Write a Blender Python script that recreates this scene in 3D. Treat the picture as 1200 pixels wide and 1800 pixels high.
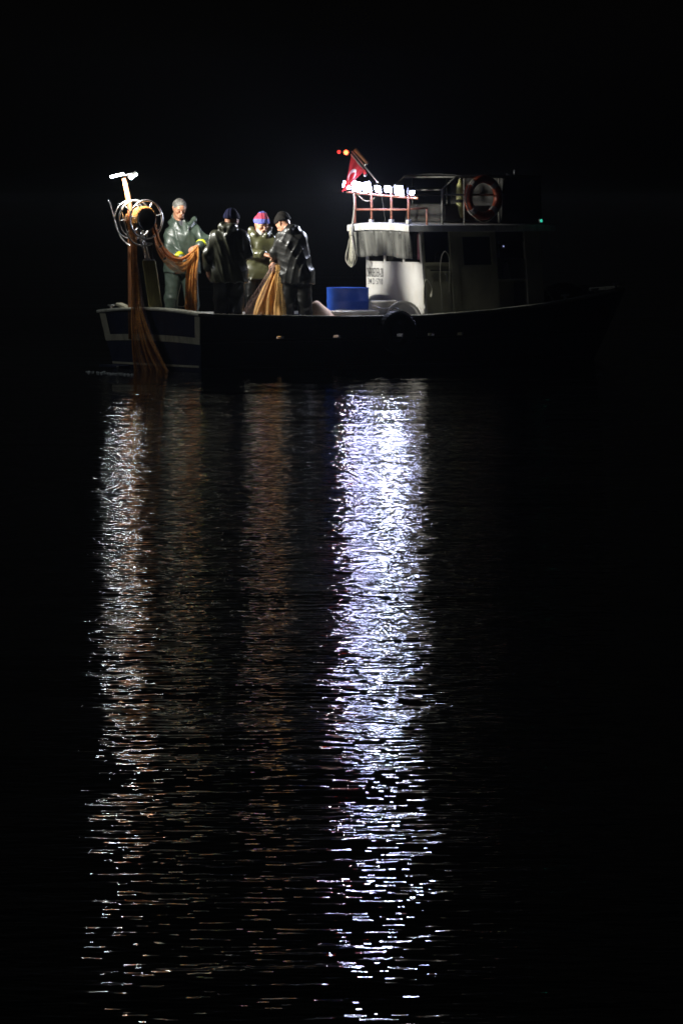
import bpy, bmesh, math, random
import numpy as np
from mathutils import Vector, Matrix

for o in list(bpy.data.objects):
    bpy.data.objects.remove(o, do_unlink=True)
SC = bpy.context.scene
COL = SC.collection
R = math.radians
rnd = random.Random(7)
rng = np.random.default_rng(11)

# ------------------------------------------------------------------ camera, night sky, added fill light, exposure
CAM_D, CAM_H, FPX, HORY = 60.0, 2.2, 8400.0, 347.0      # metres, metres, focal length and horizon row in photo pixels
cam_d = bpy.data.cameras.new('camera'); cam = bpy.data.objects.new('camera', cam_d); COL.objects.link(cam)
cam.location = (0, -CAM_D, CAM_H); cam.rotation_euler = (R(90), 0, 0)
cam_d.sensor_width = 36.0; cam_d.lens = FPX / 1800.0 * 36.0
cam_d.shift_y = -(900.0 - HORY) / 1800.0
cam_d.clip_start = 0.5; cam_d.clip_end = 12000
SC.camera = cam

world = bpy.data.worlds.new('World'); SC.world = world; world.use_nodes = True
wn = world.node_tree.nodes; wl = world.node_tree.links
sky = wn.new('ShaderNodeTexSky'); sky.sky_type = 'NISHITA'; sky.sun_disc = False
sky.sun_elevation = R(22); sky.sun_rotation = R(256); sky.air_density = 1.6; sky.dust_density = 3.0
hsv = wn.new('ShaderNodeHueSaturation'); hsv.inputs['Saturation'].default_value = 0.35
wl.new(sky.outputs[0], hsv.inputs['Color']); wl.new(hsv.outputs[0], wn['Background'].inputs[0])
wn['Background'].inputs[1].default_value = 0.00045

left_fill_d = bpy.data.lights.new('left_fill', 'SUN'); left_fill_d.energy = 0.13; left_fill_d.angle = R(2); left_fill_d.color = (0.9, 0.95, 1.0)  # dim sun lamp added as shore-side fill, brightens the transom from the left
left_fill = bpy.data.objects.new('left_fill', left_fill_d); COL.objects.link(left_fill)
left_fill.rotation_euler = Vector((0.90, 0.22, -0.38)).to_track_quat('-Z', 'Y').to_euler()

SC.view_settings.view_transform = 'Standard'; SC.view_settings.look = 'None'
SC.view_settings.gamma = 1.0; SC.view_settings.exposure = 0.0
SC.render.engine = 'CYCLES'
SC.cycles.use_denoising = True
SC.cycles.pixel_filter_type = 'BLACKMAN_HARRIS'; SC.cycles.filter_width = 1.65
SC.cycles.caustics_reflective = False; SC.cycles.caustics_refractive = False
SC.cycles.max_bounces = 6; SC.cycles.transparent_max_bounces = 24; SC.cycles.volume_bounces = 0
SC.cycles.sample_clamp_indirect = 6.0

LAMP_ROOF, LAMP_STERN = 105.0, 78.0
SPOT_ROOF, SPOT_STERN, SPOT_CABIN = 38.0, 300.0, 660.0

# ------------------------------------------------------------------ frames of reference
ANG = R(35); CA, SA = math.cos(ANG), math.sin(ANG)
HB0 = 1.17
XC = -1.771 - SA * HB0; YC = CA * HB0                     # middle of the transom on the waterline
def W(s, off, z):                                          # boat (forward, starboard, up) -> world
    return Vector((XC + CA * s + SA * off, YC + SA * s - CA * off, z))
def U(px, py, Y):                                          # photo pixel at depth Y -> world
    d = CAM_D + Y
    return Vector(((px - 600) * d / FPX, Y, CAM_H - (py - HORY) * d / FPX))
def PO(px, py, off):                                       # photo pixel on the plane off = const -> (s, z)
    k = (px - 600) / FPX
    s = (k * (CAM_D + YC - CA * off) - XC - SA * off) / (CA - k * SA)
    d = CAM_D + YC + SA * s - CA * off
    return s, CAM_H - (py - HORY) * d / FPX
def PS(px, py, s):                                         # photo pixel on the plane s = const -> (off, z)
    k = (px - 600) / FPX
    off = (k * (CAM_D + YC + SA * s) - XC - CA * s) / (SA + k * CA)
    d = CAM_D + YC + SA * s - CA * off
    return off, CAM_H - (py - HORY) * d / FPX

# ------------------------------------------------------------------ materials
MATS = {}
def mat(name, col, rough=0.5, metal=0.0, var=0.12, scale=12.0, bump=0.0, bscale=40.0, stretch=None, coat=0.0, dirt=None,
        spec=0.5, sheen=0.0, sss=0.0):
    if name in MATS: return MATS[name]
    m = bpy.data.materials.new(name); m.use_nodes = True; nt = m.node_tree; b = nt.nodes['Principled BSDF']
    tc = nt.nodes.new('ShaderNodeTexCoord'); src = tc.outputs['Object']
    if stretch:
        mp = nt.nodes.new('ShaderNodeMapping'); mp.inputs['Scale'].default_value = stretch
        nt.links.new(src, mp.inputs['Vector']); src = mp.outputs[0]
    n = nt.nodes.new('ShaderNodeTexNoise'); n.inputs['Scale'].default_value = scale; n.inputs['Detail'].default_value = 6
    nt.links.new(src, n.inputs['Vector'])
    r = nt.nodes.new('ShaderNodeValToRGB')
    r.color_ramp.elements[0].position = 0.3; r.color_ramp.elements[1].position = 0.7
    r.color_ramp.elements[0].color = (*[max(0, c * (1 - var)) for c in col], 1)
    r.color_ramp.elements[1].color = (*[min(1, c * (1 + var)) for c in col], 1)
    nt.links.new(n.outputs['Fac'], r.inputs['Fac']); out = r.outputs[0]
    if dirt:
        n2 = nt.nodes.new('ShaderNodeTexNoise'); n2.inputs['Scale'].default_value = 4.5; n2.inputs['Detail'].default_value = 9
        n2.inputs['Roughness'].default_value = 0.65
        mp2 = nt.nodes.new('ShaderNodeMapping'); mp2.inputs['Scale'].default_value = (1.6, 1.6, 0.5)
        nt.links.new(tc.outputs['Object'], mp2.inputs[0]); nt.links.new(mp2.outputs[0], n2.inputs['Vector'])
        r2 = nt.nodes.new('ShaderNodeValToRGB'); r2.color_ramp.elements[0].position = 0.52; r2.color_ramp.elements[1].position = 0.72
        r2.color_ramp.elements[0].color = (0, 0, 0, 1); r2.color_ramp.elements[1].color = (0.75, 0.75, 0.75, 1)
        nt.links.new(n2.outputs['Fac'], r2.inputs['Fac'])
        mx = nt.nodes.new('ShaderNodeMixRGB'); mx.inputs['Color2'].default_value = (*dirt, 1)
        nt.links.new(r2.outputs[0], mx.inputs['Fac']); nt.links.new(out, mx.inputs['Color1']); out = mx.outputs[0]
    nt.links.new(out, b.inputs['Base Color'])
    rr = nt.nodes.new('ShaderNodeMapRange'); rr.inputs['To Min'].default_value = max(0.02, rough * 0.75); rr.inputs['To Max'].default_value = min(1, rough * 1.25)
    nt.links.new(n.outputs['Fac'], rr.inputs['Value']); nt.links.new(rr.outputs[0], b.inputs['Roughness'])
    b.inputs['Metallic'].default_value = metal; b.inputs['Specular IOR Level'].default_value = spec
    if coat: b.inputs['Coat Weight'].default_value = coat; b.inputs['Coat Roughness'].default_value = 0.12
    if sheen: b.inputs['Sheen Weight'].default_value = sheen
    if sss: b.inputs['Subsurface Weight'].default_value = sss; b.inputs['Subsurface Radius'].default_value = (0.01, 0.004, 0.002)
    if bump:
        nb = nt.nodes.new('ShaderNodeTexNoise'); nb.inputs['Scale'].default_value = bscale; nb.inputs['Detail'].default_value = 4
        nt.links.new(src, nb.inputs['Vector'])
        bp = nt.nodes.new('ShaderNodeBump'); bp.inputs['Distance'].default_value = bump; bp.inputs['Strength'].default_value = 1.0
        nt.links.new(nb.outputs['Fac'], bp.inputs['Height']); nt.links.new(bp.outputs[0], b.inputs['Normal'])
    MATS[name] = m
    return m
def emit(name, col, strength):
    if name in MATS: return MATS[name]
    m = bpy.data.materials.new(name); m.use_nodes = True; b = m.node_tree.nodes['Principled BSDF']
    b.inputs['Base Color'].default_value = (*col, 1); b.inputs['Emission Color'].default_value = (*col, 1)
    b.inputs['Emission Strength'].default_value = strength; b.inputs['Roughness'].default_value = 0.4
    MATS[name] = m; return m

HULL = mat('hull_navy_paint', (0.010, 0.016, 0.045), 0.45, var=0.25, scale=6, bump=0.002, bscale=14, dirt=(0.03, 0.03, 0.03))
TRIM = mat('trim_cream_paint', (0.50, 0.48, 0.36), 0.5, var=0.15, scale=9, dirt=(0.16, 0.14, 0.09), bump=0.001)
CAP = mat('gunwale_paint', (0.62, 0.62, 0.52), 0.45, var=0.2, scale=9, dirt=(0.18, 0.17, 0.10), bump=0.001)
DECK = mat('deck_paint', (0.60, 0.59, 0.53), 0.55, var=0.2, scale=5, dirt=(0.12, 0.10, 0.07), bump=0.001)
WHITE = mat('cabin_white_paint', (0.74, 0.72, 0.68), 0.42, var=0.05, scale=5, dirt=(0.56, 0.50, 0.42), bump=0.0012, bscale=10)
CREAM = mat('cabin_side_paint', (0.52, 0.50, 0.34), 0.5, var=0.10, scale=5, dirt=(0.32, 0.28, 0.16), bump=0.001)
ROOFM = mat('roof_white_paint', (0.72, 0.72, 0.69), 0.5, var=0.08, scale=8, dirt=(0.4, 0.38, 0.32))
REDRAIL = mat('rust_red_rail', (0.42, 0.16, 0.10), 0.5, var=0.3, scale=20, dirt=(0.5, 0.3, 0.2))
DULLTUBE = mat('dull_painted_tube', (0.16, 0.16, 0.14), 0.5, var=0.2, scale=20)
STEEL = mat('galvanised_tube', (0.62, 0.62, 0.62), 0.32, metal=0.85, var=0.15, scale=30)
DARKMET = mat('dark_metal', (0.03, 0.03, 0.03), 0.4, metal=0.3)
RUBBER = mat('black_rubber', (0.012, 0.012, 0.013), 0.5, var=0.3, bump=0.001)
WOOD = mat('pole_wood', (0.22, 0.085, 0.03), 0.55, var=0.3, scale=10, stretch=(6, 6, 0.6), bump=0.002)
OLIVEW = mat('olive_board', (0.30, 0.27, 0.10), 0.6, var=0.25, scale=10, stretch=(5, 5, 0.6), dirt=(0.12, 0.11, 0.05), bump=0.002)
ROPE = mat('pale_rope', (0.55, 0.53, 0.42), 0.8, var=0.3, scale=60, bump=0.003, bscale=120)
ORANGE_ROPE = mat('orange_rope', (0.68, 0.22, 0.05), 0.75, var=0.3, scale=60, bump=0.003, bscale=120)
NETO = mat('orange_twine', (0.84, 0.35, 0.07), 0.7, var=0.35, scale=18)
NETP = mat('peach_twine', (0.92, 0.50, 0.16), 0.7, var=0.3, scale=18)
NETV = mat('mauve_twine', (0.42, 0.27, 0.24), 0.7, var=0.3, scale=18)
BLUEP = mat('blue_plastic', (0.022, 0.085, 0.46), 0.42, var=0.12, scale=5, bump=0.0015, bscale=12, stretch=(1, 1, 0.3))
WHITEP = mat('white_plastic', (0.66, 0.64, 0.58), 0.4, var=0.08, scale=9, dirt=(0.45, 0.36, 0.26))
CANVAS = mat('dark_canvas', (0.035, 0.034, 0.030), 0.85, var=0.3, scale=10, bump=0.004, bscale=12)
LIFERING = mat('life_ring_red', (0.26, 0.04, 0.012), 0.5, var=0.2, scale=14)
TAPE = mat('grey_tape', (0.20, 0.18, 0.17), 0.35)
LETTER = mat('black_lettering', (0.012, 0.012, 0.014), 0.5)
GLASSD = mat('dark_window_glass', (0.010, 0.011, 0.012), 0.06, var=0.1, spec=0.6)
GREENPVC = mat('green_rain_pvc', (0.036, 0.052, 0.040), 0.44, var=0.12, scale=9, bump=0.0012, bscale=35, coat=0.05)
OLIVEPVC = mat('olive_rain_pvc', (0.036, 0.037, 0.023), 0.36, var=0.12, scale=9, bump=0.0012, bscale=35, coat=0.16)
OLIVE2PVC = mat('moss_rain_pvc', (0.042, 0.042, 0.018), 0.36, var=0.12, scale=9, bump=0.0012, bscale=35, coat=0.08)
BLACKPVC = mat('black_rain_pvc', (0.009, 0.009, 0.008), 0.42, var=0.3, scale=9, bump=0.0012, bscale=35, coat=0.04, spec=0.4)
SKIN = mat('weathered_skin', (0.36, 0.175, 0.105), 0.45, var=0.12, scale=30, bump=0.0012, bscale=60, sss=0.08)
HAIR = mat('grey_hair', (0.10, 0.096, 0.088), 0.9, var=0.8, scale=45, bump=0.004, bscale=110)
BEARD = mat('grey_beard', (0.30, 0.28, 0.25), 0.8, var=0.4, scale=90, bump=0.003, bscale=110)
BROW = mat('dark_brow', (0.06, 0.05, 0.045), 0.8)
NAVYK = mat('navy_knit', (0.007, 0.008, 0.028), 0.95, var=0.3, scale=60, bump=0.004, bscale=90, spec=0.1)
BLACKK = mat('black_knit', (0.008, 0.007, 0.006), 0.95, var=0.3, scale=60, bump=0.004, bscale=90, spec=0.1)
YELLOW = mat('yellow_cuff', (0.55, 0.60, 0.02), 0.4)
SHIRT = mat('grey_jumper', (0.045, 0.045, 0.055), 0.9, var=0.3, scale=60)
BOOT = mat('rubber_boot', (0.03, 0.04, 0.03), 0.3)
GLOVE = mat('wet_glove', (0.10, 0.12, 0.11), 0.4)
PINK = mat('pink_cloth', (0.42, 0.16, 0.20), 0.8, var=0.3)
FENDERY = mat('pale_yellow_plastic', (0.50, 0.50, 0.20), 0.5)
TARP = mat('brown_tarp', (0.10, 0.05, 0.045), 0.8, var=0.3, bump=0.01, bscale=8)
REDLENS = emit('red_lamp_glow', (1.0, 0.10, 0.03), 9.0)
REDLENS2 = emit('red_lamp_dim_glow', (1.0, 0.04, 0.03), 1.6)
GREENLENS = emit('green_lamp_glow', (0.05, 0.8, 0.55), 0.6)
BLUELENS = emit('instrument_glow', (0.5, 0.55, 1.0), 0.8)
LEDROOF = emit('roof_led_glow', (0.56, 0.61, 1.0), LAMP_ROOF)
LEDSTERN = emit('stern_led_glow', (0.84, 0.96, 1.0), LAMP_STERN)

# ------------------------------------------------------------------ mesh helpers
class MB:
    def __init__(s): s.v = []; s.f = []
    def add(s, vs, fs):
        o = len(s.v); s.v += [tuple(v) for v in vs]; s.f += [tuple(i + o for i in f) for f in fs]; return s
    def box(s, c, d, rot=None, taper=1.0):
        x, y, z = d[0] / 2, d[1] / 2, d[2] / 2
        vs = [Vector((sx * x * (taper if sz > 0 else 1), sy * y * (taper if sz > 0 else 1), sz * z)) for sz in (-1, 1) for sx, sy in ((-1, -1), (1, -1), (1, 1), (-1, 1))]
        if rot is not None: vs = [rot @ v for v in vs]
        return s.add([v + Vector(c) for v in vs], [(3, 2, 1, 0), (4, 5, 6, 7), (0, 1, 5, 4), (1, 2, 6, 5), (2, 3, 7, 6), (3, 0, 4, 7)])
    def tube(s, pts, r, n=8, closed=False, caps=True):
        pts = [Vector(p) for p in pts]; m = len(pts)
        rs = r if isinstance(r, (list, tuple)) else [r] * m
        up = None; rings = []
        for i in range(m):
            a = pts[(i - 1) % m] if (closed or i) else pts[0]
            b = pts[(i + 1) % m] if (closed or i < m - 1) else pts[-1]
            t = (b - a).normalized()
            if up is None:
                up = t.orthogonal().normalized()
            up = (up - t * up.dot(t)).normalized(); w = t.cross(up)
            rings.append([pts[i] + (up * math.cos(2 * math.pi * k / n) + w * math.sin(2 * math.pi * k / n)) * rs[i] for k in range(n)])
        vs = [v for rg in rings for v in rg]; fs = []
        for i in range(m if closed else m - 1):
            j = (i + 1) % m
            for k in range(n):
                fs.append((i * n + k, i * n + (k + 1) % n, j * n + (k + 1) % n, j * n + k))
        if caps and not closed:
            fs += [tuple(range(n))[::-1], tuple((m - 1) * n + k for k in range(n))]
        return s.add(vs, fs)
    def lathe(s, prof, n=32, M=None, cap=True):                 # prof: (radius, height) about local z
        vs = []; fs = []; m = len(prof)
        for r, z in prof:
            for k in range(n):
                a = 2 * math.pi * k / n; vs.append(Vector((r * math.cos(a), r * math.sin(a), z)))
        for i in range(m - 1):
            for k in range(n):
                fs.append((i * n + k, i * n + (k + 1) % n, (i + 1) * n + (k + 1) % n, (i + 1) * n + k))
        if cap:
            fs += [tuple(range(n))[::-1], tuple((m - 1) * n + k for k in range(n))]
        if M is not None: vs = [M @ v for v in vs]
        return s.add(vs, fs)
    def grid(s, P):                                              # P: array [nu][nv] of points
        nu, nv = len(P), len(P[0])
        return s.add([p for row in P for p in row], [(i * nv + j, (i + 1) * nv + j, (i + 1) * nv + j + 1, i * nv + j + 1) for i in range(nu - 1) for j in range(nv - 1)])
    def build(s, name, m, parent=None, smooth=False, bevel=0.0, solid=0.0, fix=True):
        me = bpy.data.meshes.new(name); me.from_pydata([tuple(v) for v in s.v], [], s.f)
        if fix:
            bm = bmesh.new(); bm.from_mesh(me); bmesh.ops.recalc_face_normals(bm, faces=bm.faces); bm.to_mesh(me); bm.free()
        me.materials.append(m); me.update()
        if smooth: me.shade_smooth()
        o = bpy.data.objects.new(name, me); COL.objects.link(o); o.parent = parent
        if solid:
            sm = o.modifiers.new('thick', 'SOLIDIFY'); sm.thickness = solid; sm.offset = 0
        if bevel:
            bv = o.modifiers.new('bevel', 'BEVEL'); bv.width = bevel; bv.segments = 2; bv.limit_method = 'ANGLE'
        return o
def tag(o, label=None, cat=None, group=None, kind=None):
    for k, v in (('label', label), ('category', cat), ('group', group), ('kind', kind)):
        if v: o[k] = v
    return o
def thing(name, label, cat, loc=(0, 0, 0), rotz=0.0, group=None):
    o = bpy.data.objects.new(name, None); COL.objects.link(o); o.empty_display_size = 0.1
    o.location = loc; o.rotation_euler = (0, 0, rotz)
    return tag(o, label, cat, group)
def smooth_path(pts, n=10):
    pts = [Vector(p) for p in pts]; out = []
    for i in range(len(pts) - 1):
        p0 = pts[max(i - 1, 0)]; p1 = pts[i]; p2 = pts[i + 1]; p3 = pts[min(i + 2, len(pts) - 1)]
        for k in range(n):
            t = k / n
            out.append(0.5 * ((2 * p1) + (p2 - p0) * t + (2 * p0 - 5 * p1 + 4 * p2 - p3) * t * t + (3 * p1 - p0 - 3 * p2 + p3) * t ** 3))
    out.append(pts[-1]); return out
def mesh_np(name, V, Q, m, parent=None, smooth=True):
    me = bpy.data.meshes.new(name); V = np.asarray(V, np.float32); Q = np.asarray(Q, np.int32); k = Q.shape[1]
    me.vertices.add(len(V)); me.vertices.foreach_set('co', V.ravel())
    me.loops.add(Q.size); me.loops.foreach_set('vertex_index', Q.ravel())
    me.polygons.add(len(Q)); me.polygons.foreach_set('loop_start', np.arange(0, Q.size, k, dtype=np.int32))
    me.update(calc_edges=True); me.validate()
    if smooth: me.shade_smooth()
    me.materials.append(m)
    o = bpy.data.objects.new(name, me); COL.objects.link(o); o.parent = parent
    return o
def B(s, off, z): return Vector((s, -off, z))                    # boat-local (x forward, y port)

def flood(parent, loc, direction, watts, cone, col, radius=0.04, blend=0.35):
    d = bpy.data.lights.new('flood_beam', 'SPOT'); d.energy = watts; d.spot_size = R(cone); d.spot_blend = blend; d.color = col; d.shadow_soft_size = radius
    o = bpy.data.objects.new('flood_beam', d); COL.objects.link(o); o.parent = parent; o.location = loc
    o.rotation_euler = Vector(direction).to_track_quat('-Z', 'Y').to_euler(); return o
# ------------------------------------------------------------------ the sea
def make_sea():
    mb = MB().grid([[(x, y, 0) for y in (-2500, 2500)] for x in (-2500, 2500)])
    m = bpy.data.materials.new('night_sea_water'); m.use_nodes = True; nt = m.node_tree; b = nt.nodes['Principled BSDF']
    b.inputs['Base Color'].default_value = (0.0015, 0.0025, 0.003, 1); b.inputs['Roughness'].default_value = 0.012
    b.inputs['IOR'].default_value = 1.333
    tc = nt.nodes.new('ShaderNodeTexCoord'); g = nt.nodes.new('ShaderNodeNewGeometry')
    def wave(scale, sx, sy, detail, amp, rot=0.0, rough=0.5, dist=0.0):
        mp = nt.nodes.new('ShaderNodeMapping'); mp.inputs['Scale'].default_value = (sx, sy, 1); mp.inputs['Rotation'].default_value = (0, 0, rot)
        nt.links.new(g.outputs['Position'], mp.inputs[0])
        n = nt.nodes.new('ShaderNodeTexNoise'); n.inputs['Scale'].default_value = scale; n.inputs['Detail'].default_value = detail
        n.inputs['Roughness'].default_value = rough; n.inputs['Distortion'].default_value = dist
        nt.links.new(mp.outputs[0], n.inputs['Vector'])
        mu = nt.nodes.new('ShaderNodeMath'); mu.operation = 'MULTIPLY'; mu.inputs[1].default_value = amp
        nt.links.new(n.outputs['Fac'], mu.inputs[0]); return mu.outputs[0]
    parts = [wave(0.28, 0.45, 1.0, 1, 0.060, 0.10),              # swell about 3 m long
             wave(1.0, 0.55, 1.0, 2, 0.036, -0.2, 0.45),
             wave(3.8, 0.6, 1.0, 1, 0.0105, 0.08, 0.5),
             wave(10.0, 0.62, 1.0, 1, 0.0080, -0.06),
             wave(23.0, 0.62, 1.0, 0, 0.0030, 0.08)]
    acc = parts[0]
    for p in parts[1:]:
        ad = nt.nodes.new('ShaderNodeMath'); ad.operation = 'ADD'; nt.links.new(acc, ad.inputs[0]); nt.links.new(p, ad.inputs[1]); acc = ad.outputs[0]
    bp = nt.nodes.new('ShaderNodeBump'); bp.inputs['Distance'].default_value = 1.0; bp.inputs['Strength'].default_value = 1.0
    nt.links.new(acc, bp.inputs['Height']); nt.links.new(bp.outputs[0], b.inputs['Normal'])
    o = mb.build('sea', m); tag(o, 'black night sea with small ripples', kind='structure')
make_sea()

# ------------------------------------------------------------------ the boat
boat = thing('fishing_boat', 'navy wooden fishing boat with white cabin, lit deck and cream gunwale', 'fishing boat', (XC, YC, 0), ANG)
LB = 7.68; ZD = 0.37
_bs = [0, 1.0, 2.2, 3.4, 4.5, 5.4, 6.2, 6.9, 7.4, LB]
_bb = [1.17, 1.25, 1.31, 1.31, 1.24, 1.08, 0.83, 0.52, 0.25, 0.05]
_bwl = [1.02, 1.12, 1.19, 1.18, 1.06, 0.85, 0.58, 0.30, 0.10, 0.02]
_gz = [0.705, 0.675, 0.645, 0.645, 0.695, 0.755, 0.82, 0.885, 0.93, 0.96]
def ipl(s, ys): return float(np.interp(s, _bs, ys))
def hb(s): return ipl(s, _bb)
def gz(s): return ipl(s, _gz)
def hbz(s, z):
    t = z / 0.65
    b0, b1 = ipl(s, _bwl), hb(s)
    if z >= 0: return b0 + (b1 - b0) * min(t, 1.15) ** 0.9 if t > 0 else b0
    return b0 * max(0.0, 1 - (-z / 0.55) ** 1.6)
def rake(s, z):
    zz = gz(s) - z
    return max(0, 1 - s / 1.0) * 0.15 * zz - max(0, (s - 5.6) / (LB - 5.6)) ** 1.5 * 0.55 * zz
def HP(s, sd, z, inset=0.0): return B(s + rake(s, z), sd * max(0.0, hbz(s, z) - inset), z)

def make_hull():
    ss = list(np.linspace(0, LB, 60))
    mb = MB()
    for sd in (1, -1):
        zs = [ZD, 0.25, 0.12, 0.0, -0.15, -0.3, -0.42, -0.52]
        mb.grid([[HP(s, sd, z) for z in zs] for s in ss])
    # transom below the deck line
    zs = [ZD, 0.2, 0, -0.2, -0.4, -0.52]
    mb.grid([[B(rake(0, z), u * hbz(0, z), z) for z in zs] for u in np.linspace(-1, 1, 9)])
    mb.build('hull', HULL, boat, fix=False)
    # starboard and port bulwarks with real scupper holes
    holes = []
    for px, py in ((492, 594), (592, 595), (703, 593), (757, 594), (809, 592)):
        s, _ = PO(px, py, 1.28)
        s, _ = PO(px, py, hbz(s, 0.4)); holes.append(s)
    for sd in (1, -1):
        cuts = sorted(set([round(x, 4) for x in np.linspace(0, LB, 48)] + [round(h + e, 4) for h in holes for e in (-0.055, 0.055)]))
        def inhole(a, b): return any(h - 0.056 <= a and b <= h + 0.056 for h in holes)
        lev = lambda s: [ZD, ZD + 0.012, ZD + 0.072, (ZD + 0.072 + gz(s)) / 2, gz(s)]
        mb = MB(); T = 0.055
        n = len(cuts)
        out = [[HP(s, sd, z) for z in lev(s)] for s in cuts]; inn = [[HP(s, sd, z, T) for z in lev(s)] for s in cuts]
        o1 = len(mb.v); mb.v += [tuple(p) for r_ in out for p in r_]; o2 = len(mb.v); mb.v += [tuple(p) for r_ in inn for p in r_]
        for i in range(n - 1):
            h = inhole(cuts[i], cuts[i + 1])
            for j in range(4):
                if h and j == 1: continue
                mb.f.append((o1 + i * 5 + j, o1 + (i + 1) * 5 + j, o1 + (i + 1) * 5 + j + 1, o1 + i * 5 + j + 1))
                mb.f.append((o2 + i * 5 + j, o2 + i * 5 + j + 1, o2 + (i + 1) * 5 + j + 1, o2 + (i + 1) * 5 + j))
            if h:
                for j in (1, 2):
                    mb.f.append((o1 + i * 5 + j, o1 + (i + 1) * 5 + j, o2 + (i + 1) * 5 + j, o2 + i * 5 + j))
                if not inhole(cuts[i - 1], cuts[i]):
                    mb.f.append((o1 + i * 5 + 1, o1 + i * 5 + 2, o2 + i * 5 + 2, o2 + i * 5 + 1))
                if not inhole(cuts[i + 1], cuts[min(i + 2, n - 1)]):
                    k = i + 1; mb.f.append((o1 + k * 5 + 1, o1 + k * 5 + 2, o2 + k * 5 + 2, o2 + k * 5 + 1))
        mb.build('bulwark', HULL, boat, fix=False)
        # cap rail
        mb = MB(); prof = [(-0.085, 0.0), (0.035, 0.0), (0.040, 0.018), (0.035, 0.036), (-0.085, 0.036)]
        ss2 = np.linspace(0.0, LB - 0.05, 60)
        mb.grid([[B(s, sd * max(0.0, hb(s) + o_), gz(s) + dz) for (o_, dz) in prof + [prof[0]]] for s in ss2])
        mb.build('gunwale_cap', CAP, boat)
        for z0, hh, oo in ((0.385, 0.045, 0.03), (0.055, 0.03, 0.02)):
            mb = MB()
            mb.grid([[HP(s, sd, z0 + dz, -o_) for (o_, dz) in ((-0.004, -hh / 2), (oo, -hh / 2 + 0.006), (oo, hh / 2 - 0.006), (-0.004, hh / 2))] for s in np.linspace(0.02, LB - 0.25, 60)])
            mb.build('rubbing_strake', HULL, boat)
    # transom bulwark, cap and trim
    us = np.linspace(-1, 1, 17)
    top = lambda u: gz(0) + 0.055 * (1 - u * u)
    mb = MB()
    for ds in (0.0, 0.055):
        mb.grid([[B(rake(0, z) + ds, u * (hbz(0, z) - 0.001), z) for z in (ZD, 0.5, gz(0) if abs(u) == 1 else top(u))] for u in us])
    mb.build('transom', HULL, boat, fix=False)
    mb = MB(); prof = [(-0.045, 0.0), (-0.050, 0.018), (-0.045, 0.036), (0.09, 0.036), (0.09, 0.0), (-0.045, 0.0)]
    mb.grid([[B(ds, u * (hb(0) + 0.03), top(u) + dz + 0.002) for ds, dz in prof] for u in us])
    mb.build('transom_cap', CAP, boat)
    def strip(u0, u1, z0, z1, nm='transom_trim', th=0.016):
        mb = MB()
        mb.grid([[B(rake(0, z) - d, u * hbz(0, z), z) for d, z in ((-0.002, z0(u)), (th, z0(u)), (th, z1(u)), (-0.002, z1(u)))] for u in np.linspace(u0, u1, 9)])
        mb.build(nm, TRIM, boat, bevel=0.003)
    strip(-1, 1, lambda u: 0.345 + 0.025 * (1 - u * u), lambda u: 0.425 + 0.025 * (1 - u * u), th=0.019)
    strip(-0.999, -0.875, lambda u: 0.426, lambda u: 0.70)
    strip(0.90, 0.999, lambda u: 0.426, lambda u: 0.70)
    strip(-0.98, 0.98, lambda u: 0.052, lambda u: 0.078)
    # corner strip of the starboard side
    # deck
    mb = MB(); ss3 = np.linspace(0.03, LB - 0.3, 30)
    mb.grid([[B(s + rake(s, ZD) * 0.9, u * max(0, hbz(s, ZD) - 0.02), ZD + 0.004 + (max(0, s - 5.9) * 0.17)) for u in np.linspace(-1, 1, 9)] for s in ss3])
    mb.build('deck', DECK, boat)
    # engine well step / swim step seen at the waterline on the port quarter
    MB().box(B(-0.08, -0.72, 0.03), (0.2, 0.42, 0.03)).build('stern_step', HULL, boat, bevel=0.006)
    MB().tube([B(-0.26, -0.36, 0.04), B(-0.16, -0.42, -0.18)], 0.014).build('step_strut', STEEL, boat)
    # cleats and fairlead block on the transom cap
    mb = MB().box(B(0.03, -0.66, 0.80), (0.10, 0.26, 0.035), Matrix.Rotation(R(12), 3, 'X')).box(B(0.03, -0.62, 0.775), (0.08, 0.10, 0.06))
    mb.build('fairlead', TRIM, boat, bevel=0.008)
    for (s, off) in ((0.05, -1.0),):
        mb = MB().tube([B(s, off, 0.75), B(s, off, 0.80)], 0.016).tube([B(s, off - 0.07, 0.805), B(s, off + 0.07, 0.805)], 0.013)
        mb.build('cleat', STEEL, boat, smooth=True)
    for s in (6.0, 6.75, 7.35):
        mb = MB().tube([B(s, hb(s) - 0.02, gz(s) + 0.03), B(s, hb(s) - 0.02, gz(s) + 0.09)], 0.018).tube([B(s - 0.08, hb(s - .08) - 0.02, gz(s) + 0.09), B(s + 0.08, hb(s + .08) - 0.02, gz(s) + 0.095)], 0.016)
        mb.build('cleat', STEEL, boat, smooth=True)
    MB().lathe([(0.07, 0), (0.065, 0.25), (0.09, 0.26), (0.09, 0.29), (0.02, 0.30)], 16, Matrix.Translation(B(7.0, 0, 0.72))).build('bitt', WHITEP, boat, smooth=True)
make_hull()

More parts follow.
